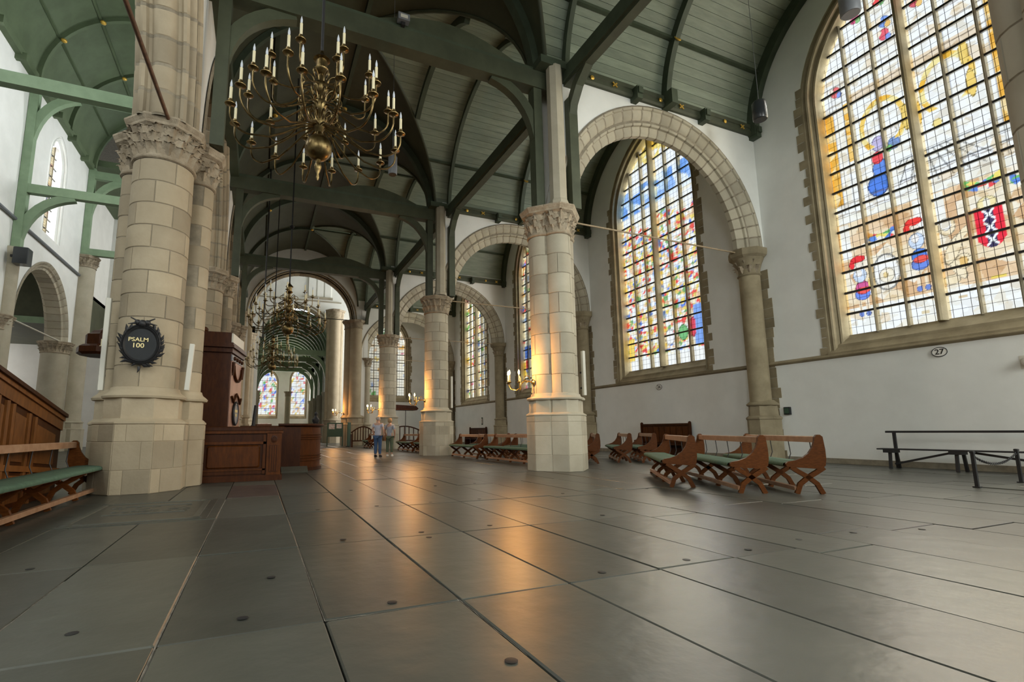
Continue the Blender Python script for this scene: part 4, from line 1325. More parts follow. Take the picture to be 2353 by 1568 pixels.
# ------------------------------------------------------------------ brass chandeliers
def chandelier_proto():
    root = empty('brass_chandelier')
    # baluster stem, big ball, pendant finial; z = 0 at the ball centre
    MB().lathe([(.012, -.62), (.03, -.56), (.018, -.5), (.05, -.42), (.07, -.36), (.05, -.3), (.045, -.22), (.10, -.205)], 14).build('pendant_finial', 'brass', root, smooth=50)
    MB().ball((0, 0, 0), .235, 28, 16).build('globe', 'brass', root, smooth=180)
    MB().lathe([(.10, .21), (.06, .24), (.05, .30), (.09, .36), (.13, .44), (.13, .50), (.06, .56), (.05, .64), (.11, .72), (.14, .80), (.14, .86), (.06, .93), (.05, 1.02), (.12, 1.10), (.14, 1.18), (.13, 1.24), (.06, 1.30), (.045, 1.44), (.13, 1.50), (.14, 1.53), (.10, 1.55), (.10, 1.72), (.15, 1.74), (.12, 1.78), (.04, 1.86), (.03, 1.92)], 16).build('stem', 'brass', root, smooth=40)
    cup = MB().lathe([(.012, -.05), (.02, -.03), (.035, -.015), (.085, .0), (.088, .01), (.03, .02), (.028, .05), (.038, .06), (.038, .09)], 12).mesh('drip_pan', 'brass', 40)
    cand = MB().lathe([(.024, .09), (.024, .31), (.015, .315)], 8).mesh('candle', 'candle', 40)
    bulb = MB().lathe([(.012, .31), (.02, .34), (.019, .38), (.008, .43), (.002, .45)], 8).mesh('bulb', 'bulb', 60)

    def arm_mesh(r, z0, z1, dip, scroll):
        mb = MB()
        # hub, gentle fall outwards, then a round sweep up to the cup
        ra = dip * .62
        P = [(.08, 0, z0), (.08 + (r - .08) * .18, 0, z0 - dip * .22), (.08 + (r - .08) * .38, 0, z0 - dip * .62), (.08 + (r - .08) * .55, 0, z0 - dip * .9)]
        zl = z0 - dip
        xc = r - ra
        if P[-1][0] > xc - .03:
            P = P[:-1]
        for q in range(9):
            a = -PI / 2 + (PI / 2 - .1) * q / 8
            P.append((xc + ra * math.cos(a), 0, zl + ra + ra * math.sin(a)))
        P.append((r, 0, max(z1 - .05, zl + ra + .02)))
        mb.tube(P, .0165, 6)
        # counter scroll rising over the root of the arm
        S = []
        for q in range(16):
            a = q / 15 * 1.6 * PI
            rr = scroll * (1 - .045 * q)
            S.append((.12 + scroll + rr * -math.cos(a), 0, z0 + .05 + rr * math.sin(a) * 1.05))
        mb.tube(S, [.014] * 12 + [.012, .010, .010, .014], 5)
        return mb.mesh('arm', 'brass', 60)

    tiers = [(16, 1.45, .42, .36, .50, .15, 0.0), (10, 1.22, .84, .86, .44, .16, .5), (8, .90, 1.20, 1.36, .30, .14, .25)]
    for n, r, z0, z1, dip, scr, ph in tiers:
        me = arm_mesh(r, z0, z1, dip, scr)
        for k in range(n):
            a = 2 * PI * (k + ph) / n + .11
            arm = obj('arm', me, root, (0, 0, 0), a)
            for nm, mm in (('drip_pan', cup), ('candle', cand), ('bulb', bulb)):
                obj(nm, mm, arm, (r, 0, z1))
    return root

ch = chandelier_proto()
for k, (x, y, z, ztop, lab) in enumerate([(.77, 8.5, 6.14, 16.2, 'large three-tiered brass chandelier nearest overhead, its candles unlit'), (.92, 20.4, 5.2, 16.2, 'second brass chandelier hanging in front of the stone end arch'), (.62, 31.4, 5.05, 16.0, 'far brass chandelier hanging low before the green-roofed choir')]):
    c = ch if k == 0 else copy_tree(ch)
    c.location = (x, y, z)
    c.rotation_euler = (0, 0, .35 * k)
    tag(c, lab, 'chandelier', 'brass chandeliers')
    h = MB().tube([(0, 0, 1.9), (0, 0, ztop - z)], .028, 8)
    h.lathe([(.03, 4.2), (.09, 4.26), (.10, 4.3), (.03, 4.36)], 10)
    h.build('hanging_rod', 'iron', c, smooth=50)
rod('spare dark suspension rod beside the second chandelier', (.02, 27.2, 6.0), (.02, 27.2, 15.6), .035, 'iron')

# ------------------------------------------------------------------ sconces on the pillars
def sconce_proto():
    root = empty('candle_sconce')
    MB().lathe([(.09, 0), (.09, .015), (.05, .03), (.03, .06)], 12).build('wall_rose', 'brass_bright', root, smooth=40)
    r = root.children[0]
    r.rotation_euler = (0, -PI / 2, 0)
    mb = MB().tube([(-.03, 0, 0), (-.14, 0, .03), (-.26, 0, .04), (-.36, 0, -.02), (-.42, 0, -.12)], .017, 6)
    S = [(-.20 + .09 * math.cos(a), 0, .09 + .09 * math.sin(a)) for a in [q * .4 for q in range(14)]]
    mb.tube(S, .011, 5)
    mb.tube([(-.03, 0, -.02), (-.035, 0, -.2), (-.05, 0, -.30)], .012, 5)
    mb.build('bracket', 'brass_bright', root, smooth=60)
    MB().lathe([(.008, -.22), (.035, -.17), (.03, -.1), (.045, -.02), (.02, .05), (.03, .1), (.01, .16)], 10, (-.42, 0)).build('baluster', 'brass_bright', root, smooth=50)
    for ax, ay in ((-.36, -.05), (-.27, .20), (-.14, -.19)):
        px, py = -.42 + ax, ay
        arm = MB().tube([(-.42, 0, -.16), (-.42 + ax * .35, ay * .35, -.24), (-.42 + ax * .8, ay * .8, -.20), (px, py, -.06)], .011, 5).build('arm', 'brass_bright', root, smooth=60)
        MB().lathe([(.015, -.06), (.06, -.03), (.062, -.02), (.025, -.01), (.025, .03)], 10, (px, py)).build('drip_pan', 'brass_bright', arm, smooth=40)
        MB().lathe([(.019, .03), (.019, .19)], 8, (px, py)).build('candle', 'candle', arm, smooth=40)
        MB().lathe([(.012, .19), (.026, .225), (.024, .27), (.004, .32)], 10, (px, py)).build('bulb', 'flame', arm, smooth=60)
    return root

sp = sconce_proto()
SC = [((7.17, 12.05, 2.46), 'lit brass three-candle sconce on the twin-shafted pillar', 130), ((7.22, 22.1, 2.55), 'lit brass sconce on the round pillar with octagonal plinth', 125), ((7.33, 32.2, 2.55), 'lit brass sconce behind the two visitors', 125), ((6.55, 42.7, 2.72), 'small lit sconce on the brown crossing pier', 95)]
for k, (p, lab, en) in enumerate(SC):
    s_ = sp if k == 0 else copy_tree(sp)
    s_.location = p
    tag(s_, lab, 'sconce', 'lit sconces on the pillars')
    for ax, ay in ((-.78, -.05), (-.56, .0)):
        d = bpy.data.lights.new('candle_light', 'POINT')
        d.energy = en * .5
        d.color = (1.0, .44, .12)
        d.shadow_soft_size = .06
        lo = bpy.data.objects.new('candle_light', d)
        COL.objects.link(lo)
        lo.location = (p[0] + ax, p[1] + ay, p[2] + .42)

# small brass wall chandelier in the nave
wc = tag(empty('nave_wall_lamp', (-4.6, 20.0, 4.05)), 'small unlit brass lamp glimpsed in the nave beside the stout pillar', 'wall lamp')
mb = MB()
for k in range(8):
    a = 2 * PI * k / 8
    mb.tube([(0, 0, .1), (.22 * math.cos(a), .22 * math.sin(a), -.28), (.42 * math.cos(a), .42 * math.sin(a), -.2), (.45 * math.cos(a), .45 * math.sin(a), .05)], .016, 5)
mb.build('arm', 'brass', wc, smooth=60)
for k in range(8):
    a = 2 * PI * k / 8
    MB().lathe([(.06, .03), (.06, .05), (.024, .06), (.024, .28)], 8, (.45 * math.cos(a), .45 * math.sin(a))).build('candle', 'candle', wc)
MB().lathe([(.02, -.4), (.09, -.25), (.04, -.1), (.05, .3), (.02, 4.4)], 10).build('stem', 'brass', wc, smooth=50)

# ------------------------------------------------------------------ oak benches with green cushions
def bench_mesh_panel(full=True):
    mb = MB()
    if full:
        mb.prism([(0, .455), (-.01, .50), (.03, .535), (.14, .555), (.26, .60), (.36, .68), (.43, .78), (.465, .88), (.475, .95), (.51, .99), (.56, .99), (.60, .955), (.605, .90), (.62, .74), (.62, .58), (.60, .47), (.52, .41), (.36, .425), (.22, .435), (.10, .44)], 0, .06, 'x')
    else:
        mb.prism([(.02, .42), (.02, .48), (.60, .48), (.60, .43)], 0, .05, 'x')
    for pts in ([(.07, .45), (.17, .375), (.32, .28), (.45, .17), (.53, 0.0)], [(.58, .44), (.47, .365), (.32, .27), (.19, .16), (.13, 0.0)]):
        mb.bar([(.03, y, z) for y, z in pts], .052, .075, (1, 0, 0))
    return mb.mesh('end_panel' if full else 'trestle', 'oak', 0)

PANEL, TREST = bench_mesh_panel(True), bench_mesh_panel(False)
def bench(label, loc, ang, L, group=None):
    root = tag(empty('oak_bench', loc, ang), label, 'bench', group)
    obj('end_panel', PANEL, root, (0, 0, 0))
    obj('end_panel', PANEL, root, (L - .06, 0, 0))
    n = max(1, round(L / 1.1) - 1)
    for k in range(n):
        obj('trestle', TREST, root, (L * (k + 1) / (n + 1) - .025, 0, 0))
    MB().cbox(.06, L - .06, .0, .50, .445, .475, .006).build('seat', 'oak', root)
    c = MB()
    rows = []
    for y, z in ((-.02, .455), (-.035, .48), (-.02, .51), (.03, .525), (.25, .53), (.46, .525), (.49, .50), (.49, .475)):
        rows.append([(.065, y, z), (L - .065, y, z)])
    c.quadgrid(rows, flip=True).build('cushion', 'cushion', root, smooth=60)
    MB().cbox(.05, L - .05, .50, .585, .855, .965, .012).build('back_rail', 'oak_rail', root)
    nr = max(2, round(L / .75))
    for k in range(nr):
        x = L * (k + .6) / nr
        MB().tube([(x, .50, .46), (x + .0, .56, .62), (x, .54, .86)], .009, 5).build('iron_rod', 'iron', root, smooth=60)
    MB().cbox(.03, L - .03, .10, .17, .055, .12, .006).build('foot_rail', 'oak_rail', root)
    return root

def bench_from_near(label, near, d, L, group=None):
    """near: ground point of the front foot at the near end, d: direction from near end to far end; it faces to the left of d"""
    d = Vector((d[0], d[1], 0)).normalized()
    ang = math.atan2(-d.y, -d.x)
    yl = Vector((-math.sin(ang), math.cos(ang), 0))
    o = Vector((near[0], near[1], 0)) + d * L - yl * .13
    return bench(label, tuple(o), ang, L, group)

G1 = 'oak benches with green cushions'
bench_from_near('green-cushioned oak bench standing nearest the white wall, rightmost of the free three', (8.49, 5.68), (.55, .835), 3.3, G1)
bench_from_near('green-cushioned oak bench, middle of the free three', (7.70, 6.13), (.53, .85), 3.5, G1)
bench_from_near('green-cushioned oak bench seen almost end-on, leftmost of the free three', (7.36, 7.34), (.60, .80), 3.2, G1)
for k, (p, lab) in enumerate([((10.05, 13.65), 'green-cushioned bench just behind the foot of the twin-shafted pillar'), ((11.3, 13.55), 'green-cushioned bench, second of the row behind the twin-shafted pillar'), ((11.95, 13.1), 'green-cushioned bench, end of the row behind the twin-shafted pillar')]):
    bench_from_near(lab, p, (.55, .83), 3.0, G1)
bench('oak bench with cushion facing the aisle just past the octagonal plinth', (7.95, 20.8, 0), -PI / 2, 2.75, G1)
bench('oak bench with cushion running up to the foot of the twin-shafted pillar', (8.15, 17.6, 0), -PI / 2, 3.9, G1)
bench('second-row oak bench past the octagonal plinth', (9.0, 21.0, 0), -PI / 2, 2.9, G1)
bench('second-row oak bench behind the foot of the twin-shafted pillar', (9.1, 17.7, 0), -PI / 2, 3.6, G1)
bench('third-row oak bench near the wall pew', (10.1, 20.2, 0), -PI / 2, 3.2, G1)
bench('oak bench near the visitors facing the aisle', (7.75, 29.3, 0), -PI / 2, 3.0, G1)
bench('oak bench following the visitors\' bench towards the round pillar', (7.85, 26.0, 0), -PI / 2, 2.4, G1)
bench('oak bench in the second row beside the visitors', (8.8, 29.5, 0), -PI / 2, 3.2, G1)
bench('oak bench end glimpsed left of the standing man', (6.95, 35.6, 0), -PI / 2, 2.0, G1)
bench('green-cushioned oak bench before the panelled stall', (-2.62, 6.75, 0), PI / 2, 4.75, G1)

# ------------------------------------------------------------------ panelled stall on the far left with a raking top
st = tag(empty('panelled_stall', (-3.42, 0, 0)), 'high panelled oak stall back with a sloping cornice beside the stout pillar', 'stall')
ZT = lambda y: 2.02 - .205 * (y - 8.9)
ZB = lambda y: .60 - .085 * (y - 9.3)
def yz(name, pts, x0, x1, m):
    b_ = MB().prism(pts, x0, x1, 'x')
    return b_.build(name, m, st)
Y0, Y1 = 4.6, 11.55
yz('back_board', [(Y0, 0), (Y1, 0), (Y1, ZT(Y1) - .05), (Y0, ZT(Y0) - .05)], -.06, 0, 'oak_dark')
yz('cornice', [(Y0, ZT(Y0) - .06), (Y1, ZT(Y1) - .06), (Y1, ZT(Y1)), (Y0, ZT(Y0))], -.14, .10, 'oak_dark')
yz('cornice_moulding', [(Y0, ZT(Y0) - .13), (Y1, ZT(Y1) - .13), (Y1, ZT(Y1) - .06), (Y0, ZT(Y0) - .06)], -.06, .06, 'oak_stall')
yz('frieze', [(Y0, ZT(Y0) - .36), (Y1, ZT(Y1) - .30), (Y1, ZT(Y1) - .13), (Y0, ZT(Y0) - .13)], 0, .03, 'oak_stall')
yz('middle_rail', [(Y0, ZB(Y0) - .02), (Y1, ZB(Y1) - .02), (Y1, ZB(Y1) + .07), (Y0, ZB(Y0) + .07)], 0, .045, 'oak_stall')
edges = [4.6, 5.6, 6.6, 7.6, 8.35, 8.95, 9.25, 9.45, 10.05, 10.3, 11.35]
for k, (a, b) in enumerate(zip(edges[:-1], edges[1:])):
    yz('stile', [(a - .05, 0), (a + .05, 0), (a + .05, ZT(a) - .34), (a - .05, ZT(a) - .34)], 0, .035, 'oak_stall')
    if b - a > .25:
        a2, b2 = a + .10, b - .10
        yz('panel', [(a2, ZB(a2) + .13), (b2, ZB(b2) + .13), (b2, ZT(b2) - .44), (a2, ZT(a2) - .44)], 0, .022, 'oak_stall')
        yz('lower_panel', [(a2, .08), (b2, .08), (b2, ZB(b2) - .08), (a2, ZB(a2) - .08)], 0, .022, 'oak_stall')

# ------------------------------------------------------------------ panelled desk, curved booth and tall pulpit case
dk = tag(empty('panelled_desk', (-.32, 12.6, 0)), 'low dark oak panelled pew front with a fielded panel beside the stout pillar', 'pew')
MB().box(-1.02, .86, .03, 1.2, 0, 1.12).build('carcass', 'oak_dark', dk)
MB().cbox(-1.06, .92, -.06, 1.24, 1.16, 1.25, .015).build('top', 'oak_dark', dk)
MB().box(-1.04, .89, -.03, 1.22, 1.09, 1.165).build('cornice', 'oak_mid', dk)
MB().box(-1.04, .90, -.02, 1.22, 0, .13).build('base_moulding', 'oak_dark', dk)
MB().box(-.86, .52, .0, .04, .90, 1.06).build('upper_rail', 'oak_dark', dk)
MB().box(-.86, .52, .005, .04, .16, .25).build('lower_rail', 'oak_dark', dk)
pn = MB().cbox(-.72, .40, .30, .82, -.01, .035, .03)
pn.v = [(x, .035 - z, y) for x, y, z in pn.v]
pn.build('fielded_panel', 'oak_mid', dk)
for x0, x1, z0, z1 in ((-.86, -.80, .16, 1.06), (.46, .52, .16, 1.06), (-.86, .52, .84, .90), (-.86, .52, .24, .28)):
    MB().box(x0, x1, -.015, .04, z0, z1).build('panel_moulding', 'oak_mid', dk)
pil = MB().box(.54, .86, -.03, .04, .13, 1.10).build('corner_pilaster', 'oak_mid', dk)
MB().box(.60, .80, -.045, -.02, .20, .82).build('pilaster_panel', 'oak_dark', pil)
for x in (.63, .68, .73, .78):
    MB().box(x - .012, x + .012, -.055, -.04, .22, .80).build('flute', 'oak_mid', pil)
t = MB().lathe([(.07, 0), (.07, .02), (.045, .025), (.04, .012)], 14)
t.v = [(x + .70, -.03 - z, y * 1.2 + .96) for x, y, z in t.v]
t.build('rosette', 'oak_dark', pil, smooth=40)

bo = tag(empty('curved_booth', (.75, 16.15, 0)), 'curved oak booth with horizontal mouldings at the edge of the aisle', 'booth')
def drum(r, z0, z1, a0=-1.75, a1=.6, n=20):
    return [[(r * math.cos(a0 + (a1 - a0) * k / n), r * math.sin(a0 + (a1 - a0) * k / n), z) for k in range(n + 1)] for z in (z0, z1)]
def band(name, prof, m):
    rows = []
    for r, z in prof:
        rows.append(drum(r, z, z)[0])
    return MB().quadgrid(rows).build(name, m, bo, smooth=40)
band('drum', [(1.08, 0), (1.08, 1.28)], 'oak_mid')
band('top_cornice', [(1.0, 1.26), (1.12, 1.27), (1.18, 1.31), (1.18, 1.36), (.2, 1.37)], 'oak_dark')
for z in (1.05, .98, .92, .45, .38, .30, .10):
    band('moulding', [(1.07, z - .025), (1.115, z - .015), (1.115, z + .012), (1.07, z + .02)], 'oak_mid')
band('base', [(1.13, 0), (1.13, .09), (1.08, .11)], 'oak_dark')
MB().box(-1.2, .4, -1.25, -1.05, 0, 1.24).build('side_panel', 'oak_dark', bo)
MB().box(-1.2, .0, -1.1, 1.0, 1.24, 1.30).build('shelf', 'oak_dark', bo)
rp = tag(MB().prism([(14.55, .0), (14.6, .05), (14.86, .16), (14.86, 0)], .65, 1.35, 'x').build('threshold_step', 'slab'), 'low grey sloping stone step at the foot of the curved booth', 'step')
for x, y, m_, lab in ((.15, 15.2, 'oak_mid', 'small wooden book rest lying on the booth top'),):
    b_ = tag(empty('book_rest', (x, y, 1.30), .2), lab, 'book rest')
    MB().box(-.2, .2, -.1, .1, 0, .05).build('base', m_, b_)
    MB().box(-.17, .17, -.08, .08, .05, .07).build('book', 'paper', b_)
ls = tag(empty('reading_lamp', (-.12, 15.6, 1.30)), 'thin dark slanting lamp standing on the booth', 'lamp')
MB().lathe([(.07, 0), (.07, .02), (.02, .03)], 12).build('foot', 'iron', ls)
MB().tube([(0, 0, .02), (.05, 0, .60)], .05, 8).build('shade', 'iron', ls, smooth=60)
ck = tag(empty('pulpit_clamp', (1.62, 15.6, 1.37)), 'small black bracket standing on the booth edge', 'bracket')
MB().lathe([(.06, 0), (.10, .05), (.11, .12), (.06, .18), (.03, .24), (.05, .30), (.015, .36)], 12).build('body', 'iron', ck, smooth=40)

pc = tag(empty('pulpit_case', (-1.0, 14.6, 0)), 'tall dark oak pulpit case with carved garlands and an oval psalm plate', 'pulpit')
HX = [(-.75, -.6), (.27, -.6), (.50, .75), (.2, 1.4), (-.75, 1.4)]
def hexo(k):
    cx_, cy_ = -.1, .3
    return [(cx_ + (x - cx_) * k, cy_ + (y - cy_) * k) for x, y in HX]
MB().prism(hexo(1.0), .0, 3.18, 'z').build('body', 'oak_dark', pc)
MB().prism(hexo(1.10), 3.18, 3.30, 'z').prism(hexo(1.20), 3.30, 3.36, 'z').prism(hexo(1.14), 3.36, 3.42, 'z').build('cornice', 'oak_dark', pc)
MB().prism(hexo(.98), 3.42, 3.72, 'z').build('crest', 'oak_dark', pc)
MB().ball((-.62, -.5, 3.78), .13, 10, 6, .7).ball((-.40, -.5, 3.77), .11, 10, 6, .7).build('carved_cresting', 'oak_dark', pc, smooth=60)
# narrow lit face towards the aisle
F0, F1 = Vector((.27, -.6, 0)), Vector((.50, .75, 0))
dF = (F1 - F0).normalized()
aF = math.atan2(dF.y, dF.x)
fr = Matrix.Translation((.27, -.6, 0)) @ Matrix.Rotation(aF, 4, 'Z')       # x along the face, -y outwards
LF = (F1 - F0).length
def face(name, mb_, m, sm=0, par=None):
    o_ = mb_.build(name, m, par or pc, smooth=sm)
    o_.matrix_local = fr if par is None else Matrix()
    return o_
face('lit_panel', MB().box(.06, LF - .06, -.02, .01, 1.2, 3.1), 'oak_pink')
face('crest_panel', MB().box(.02, LF - .02, -.03, .01, 3.46, 3.70), 'speaker_white')
face('frieze', MB().box(.04, LF - .04, -.03, .01, 2.98, 3.14), 'slate')
for k in range(4):
    face('frieze_rosette', MB().ball((.25 + k * .29, -.04, 3.06), .055, 8, 6), 'oak_dark', 60)
for z0, dz, ww in ((2.92, .38, .48), ):
    face('garland', MB().tube([(LF / 2 + ww * math.cos(a), -.05, z0 - .05 + dz * math.sin(a)) for a in [PI + PI * q / 12 for q in range(13)]], .038, 6), 'oak_dark', 60)
for s_ in (-1, 1):
    face('garland', MB().tube([(LF / 2, -.05, 2.15), (LF / 2 + s_ * .18, -.06, 2.05), (LF / 2 + s_ * .38, -.06, 1.90), (LF / 2 + s_ * .55, -.05, 2.05)], .03, 6), 'oak_dark', 60)
    face('garland_drop', MB().tube([(LF / 2 + s_ * .56, -.05, 2.95), (LF / 2 + s_ * .57, -.05, 2.6)], [.05, .02], 6), 'oak_dark', 60)

def text_mesh(body, size, m, extrude=.003):
    cu = bpy.data.curves.new('lettering', 'FONT')
    cu.body = body
    cu.size = size
    cu.align_x = 'CENTER'
    cu.align_y = 'CENTER'
    cu.extrude = extrude
    cu.offset = size * .012
    cu.resolution_u = 3
    to = bpy.data.objects.new('lettering', cu)
    COL.objects.link(to)
    me = bpy.data.meshes.new_from_object(to, depsgraph=bpy.context.evaluated_depsgraph_get())
    bpy.data.objects.remove(to)
    me.materials.clear()
    me.materials.append(M[m])
    return me

# oval psalm plate on the case: a thing of its own hung on the narrow face
op = tag(empty('psalm_plate', tuple(Vector((-1.0, 14.6, 0)) + fr @ Vector((LF * .46, -.04, 1.62))), aF), 'small grey oval psalm plate on the tall pulpit case', 'psalm board')
mb = MB().lathe([(.20, 0), (.20, .03), (.17, .035), (.16, .02), (.01, .02)], 24)
mb.v = [(x * 1.25, -z, y * 1.45) for x, y, z in mb.v]
mb.build('plate', 'slate', op, smooth=40)
mb = MB().tube([(.255 * math.cos(q * PI / 14), -.02, .30 * math.sin(q * PI / 14)) for q in range(29)], .03, 6)
mb.build('rim', 'iron', op, smooth=60)
for body, z in (('PSALM', .06), ('100', -.05)):
    obj('lettering', text_mesh(body, .105, 'gold_paint'), op, mtx=Matrix.Translation((0, -.03, z)) @ Matrix.Rotation(PI / 2, 4, 'X'))

# round psalm board on the stout pillar
pb = tag(empty('psalm_board', (-2.13, 10.93, 2.80)), 'round black psalm board with a carved wreath frame reading PSALM 100', 'psalm board')
mb = MB().lathe([(.01, .03), (.25, .03), (.27, .05), (.285, .07), (.30, .05), (.31, .07), (.33, .05), (.345, 0)], 36, cap=False)
mb.v = [(x, -z, y * 1.18) for x, y, z in mb.v]
mb.build('frame', 'iron', pb, smooth=40)
mb = MB().lathe([(.005, .035), (.255, .035)], 36, cap=False)
mb.v = [(x, -z, y * 1.18) for x, y, z in mb.v]
mb.build('board', 'board_dark', pb)
lf = MB()
for q in range(13):
    t_ = q / 12
    lf.tube([(0, 0, 0), (.015, -.012, .06), (0, 0, .14)], [.014, .030, .002], 5) if q == 0 else None
lm = lf.mesh('wreath_leaf', 'iron', 60)
for q in range(30):
    a = 2 * PI * q / 30
    if math.sin(a) > .86:
        continue
    mt = Matrix.Translation((.315 * math.cos(a), -.03, .375 * math.sin(a))) @ Matrix.Rotation(PI / 2 - a - (1 if math.cos(a) > 0 else -1) * RND.uniform(.75, 1.45), 4, 'Y') @ Matrix.Scale(RND.uniform(.8, 1.25), 4)
    obj('wreath_leaf', lm, pb, mtx=mt)
rb = MB()
rb.ball((0, -.05, .40), .075, 10, 6).ball((-.08, -.05, .42), .055, 8, 6).ball((.08, -.05, .42), .055, 8, 6)
for s_ in (-1, 1):
    rb.tube([(0, -.05, .42), (s_ * .10, -.05, .455), (s_ * .2, -.04, .51)], [.022, .016, .012], 6)
    rb.tube([(0, -.05, .42), (s_ * .12, -.06, .40), (s_ * .24, -.03, .385)], [.03, .022, .006], 6)
rb.tube([(0, -.04, -.44), (.0, -.06, -.50), (-.02, -.05, -.55)], [.03, .02, .004], 6)
rb.build('ribbon_knot', 'iron', pb, smooth=60)
for body, z, s_ in (('PSALM', .085, .105), ('100', -.03, .125)):
    obj('lettering', text_mesh(body, s_, 'gold_paint'), pb, mtx=Matrix.Translation((-.045, -.042, z)) @ Matrix.Rotation(PI / 2, 4, 'X') @ Matrix.Scale(1.1, 4, (1, 0, 0)))

# slim pale column loudspeakers fixed to the pillars
def column_speaker(label, p, h, lean=0.0):
    r = tag(empty('column_speaker', p), label, 'loudspeaker', 'slim column loudspeakers')
    MB().cbox(-.045, .045, -.05, .05, 0, h, .008).build('casing', 'speaker_white', r)
    MB().box(-.02, .02, .04, .16, h * .5, h * .5 + .05).box(-.02, .02, .04, .16, h * .15, h * .15 + .05).build('bracket', 'iron', r)
    r.rotation_euler = (0, lean, 0)
column_speaker('slim pale column loudspeaker right of the psalm board', (-1.36, 11.30, 1.97), .95, .05)
column_speaker('slim pale column loudspeaker on the shaded side of the stout pillar', (-2.86, 11.55, 1.95), 1.85)
column_speaker('slim pale column loudspeaker on the round pillar with octagonal plinth', (8.45, 21.75, 2.2), 1.5)
column_speaker('slim column loudspeaker on the shaded side of the twin-shafted pillar', (8.68, 11.72, 2.1), 1.3)

# hanging black loudspeakers
def hang_speaker(label, p, r, h, ztop, m='speaker'):
    o_ = tag(empty('hanging_speaker', p), label, 'loudspeaker', 'hanging loudspeakers')
    MB().lathe([(r * .9, -h / 2), (r, -h / 2 + .03), (r, h / 2 - .04), (r * .85, h / 2)], 20).build('casing', m, o_, smooth=40)
    MB().lathe([(.01, -h / 2 - .006), (r * .85, -h / 2 - .006)], 20, cap=False).build('grille', 'iron', o_)
    MB().tube([(0, 0, h / 2), (0, 0, ztop - p[2])], .008, 5).build('cable', 'slate', o_)
hang_speaker('black cylindrical loudspeaker hanging by the vault edge left of the armorial window', (14.3, 9.55, 11.15), .21, .62, 15.6)
hang_speaker('grey cylindrical loudspeaker hanging before the top of the armorial window', (12.2, 5.8, 10.85), .20, .55, 16.2, 'slate')
hang_speaker('pale cylinder hanging behind the big chandelier candles', (3.55, 14.2, 9.45), .14, .62, 16.4, 'slate')
ns = tag(empty('wall_speaker', (-11.9, 32.0, 10.45)), 'square black loudspeaker on the nave wall', 'loudspeaker')
MB().cbox(-.32, .32, -.3, .3, -.45, .45, .03).build('casing', 'speaker', ns)
MB().box(-.5, -.3, -.06, .06, -.06, .06).build('bracket', 'iron', ns)
fl = tag(empty('floodlight', (3.14, 11.62, 12.12)), 'small floodlight sitting on the dark tie beam over the big chandelier', 'floodlight')
MB().box(-.16, .16, -.12, .06, .04, .24).build('housing', 'slate', fl)
MB().box(-.10, .10, -.13, -.12, .09, .19).build('lens', 'speaker_white', fl)
MB().box(-.05, .05, -.05, .05, -.06, .05).build('bracket', 'iron', fl)

# ------------------------------------------------------------------ furniture along the right wall
def high_pew(label, y0, y1):
    r = tag(empty('wall_pew', (XW - .08, (y0 + y1) / 2, 0)), label, 'pew')
    h = (y1 - y0) / 2
    MB().box(-.06, 0, -h, h, .0, 1.30).build('back', 'oak_dark', r)
    n = 8
    for k in range(n):
        a = -h + .06 + (2 * h - .12) * k / n
        MB().box(-.085, -.06, a + .015, a + (2 * h - .12) / n - .015, .55, 1.22).build('back_board', 'oak_mid', r)
    MB().cbox(-.11, .02, -h - .02, h + .02, 1.28, 1.36, .01).build('top_rail', 'oak_dark', r)
    MB().cbox(-.55, 0, -h, h, .44, .49, .008).build('seat', 'oak_dark', r)
    for s_ in (-1, 1):
        MB().prism([(-.55, 0), (-.55, .62), (-.40, .66), (-.12, .75), (-.12, 1.40), (-.06, 1.44), (0, 1.40), (0, 0)], s_ * h - .03, s_ * h + .03, 'y').build('end_board', 'oak_dark', r)
high_pew('dark high-backed oak pew against the white wall under the second window', 15.4, 18.2)
high_pew('small distant high-backed oak pew against the white wall', 35.4, 38.6)

rbn = tag(empty('trestle_bench', (16.2, 5.2, 0)), 'long black-brown trestle bench with a single back rail along the white wall', 'bench')
MB().cbox(.06, .12, -2.0, 3.05, .955, 1.01, .01).build('back_rail', 'iron', rbn)
MB().cbox(-.30, .02, -2.0, 3.12, .50, .535, .006).build('seat', 'iron', rbn)
for y in (2.85, -.9):
    MB().bar([(.09, y, 0), (.09, y, .97)], .07, .05, (0, 1, 0)).build('back_post', 'iron', rbn)
for y in (2.85, 1.45, -.1, -1.6):
    MB().bar([(-.26, y, 0), (-.20, y, .5)], .06, .06, (0, 1, 0)).bar([(.06, y - .05, 0), (-.02, y - .05, .5)], .06, .06, (0, 1, 0)).build('leg', 'iron', rbn)
    MB().box(-.30, .02, y - .12, y + .12, .42, .50).build('cleat', 'iron', rbn)
MB().bar([(-.12, 2.8, .12), (-.12, 1.5, .48)], .05, .05, (1, 0, 0)).build('strut', 'iron', rbn)
MB().bar([(-.12, 1.2, .48), (-.12, -1.0, .12)], .05, .05, (1, 0, 0)).build('strut', 'iron', rbn)

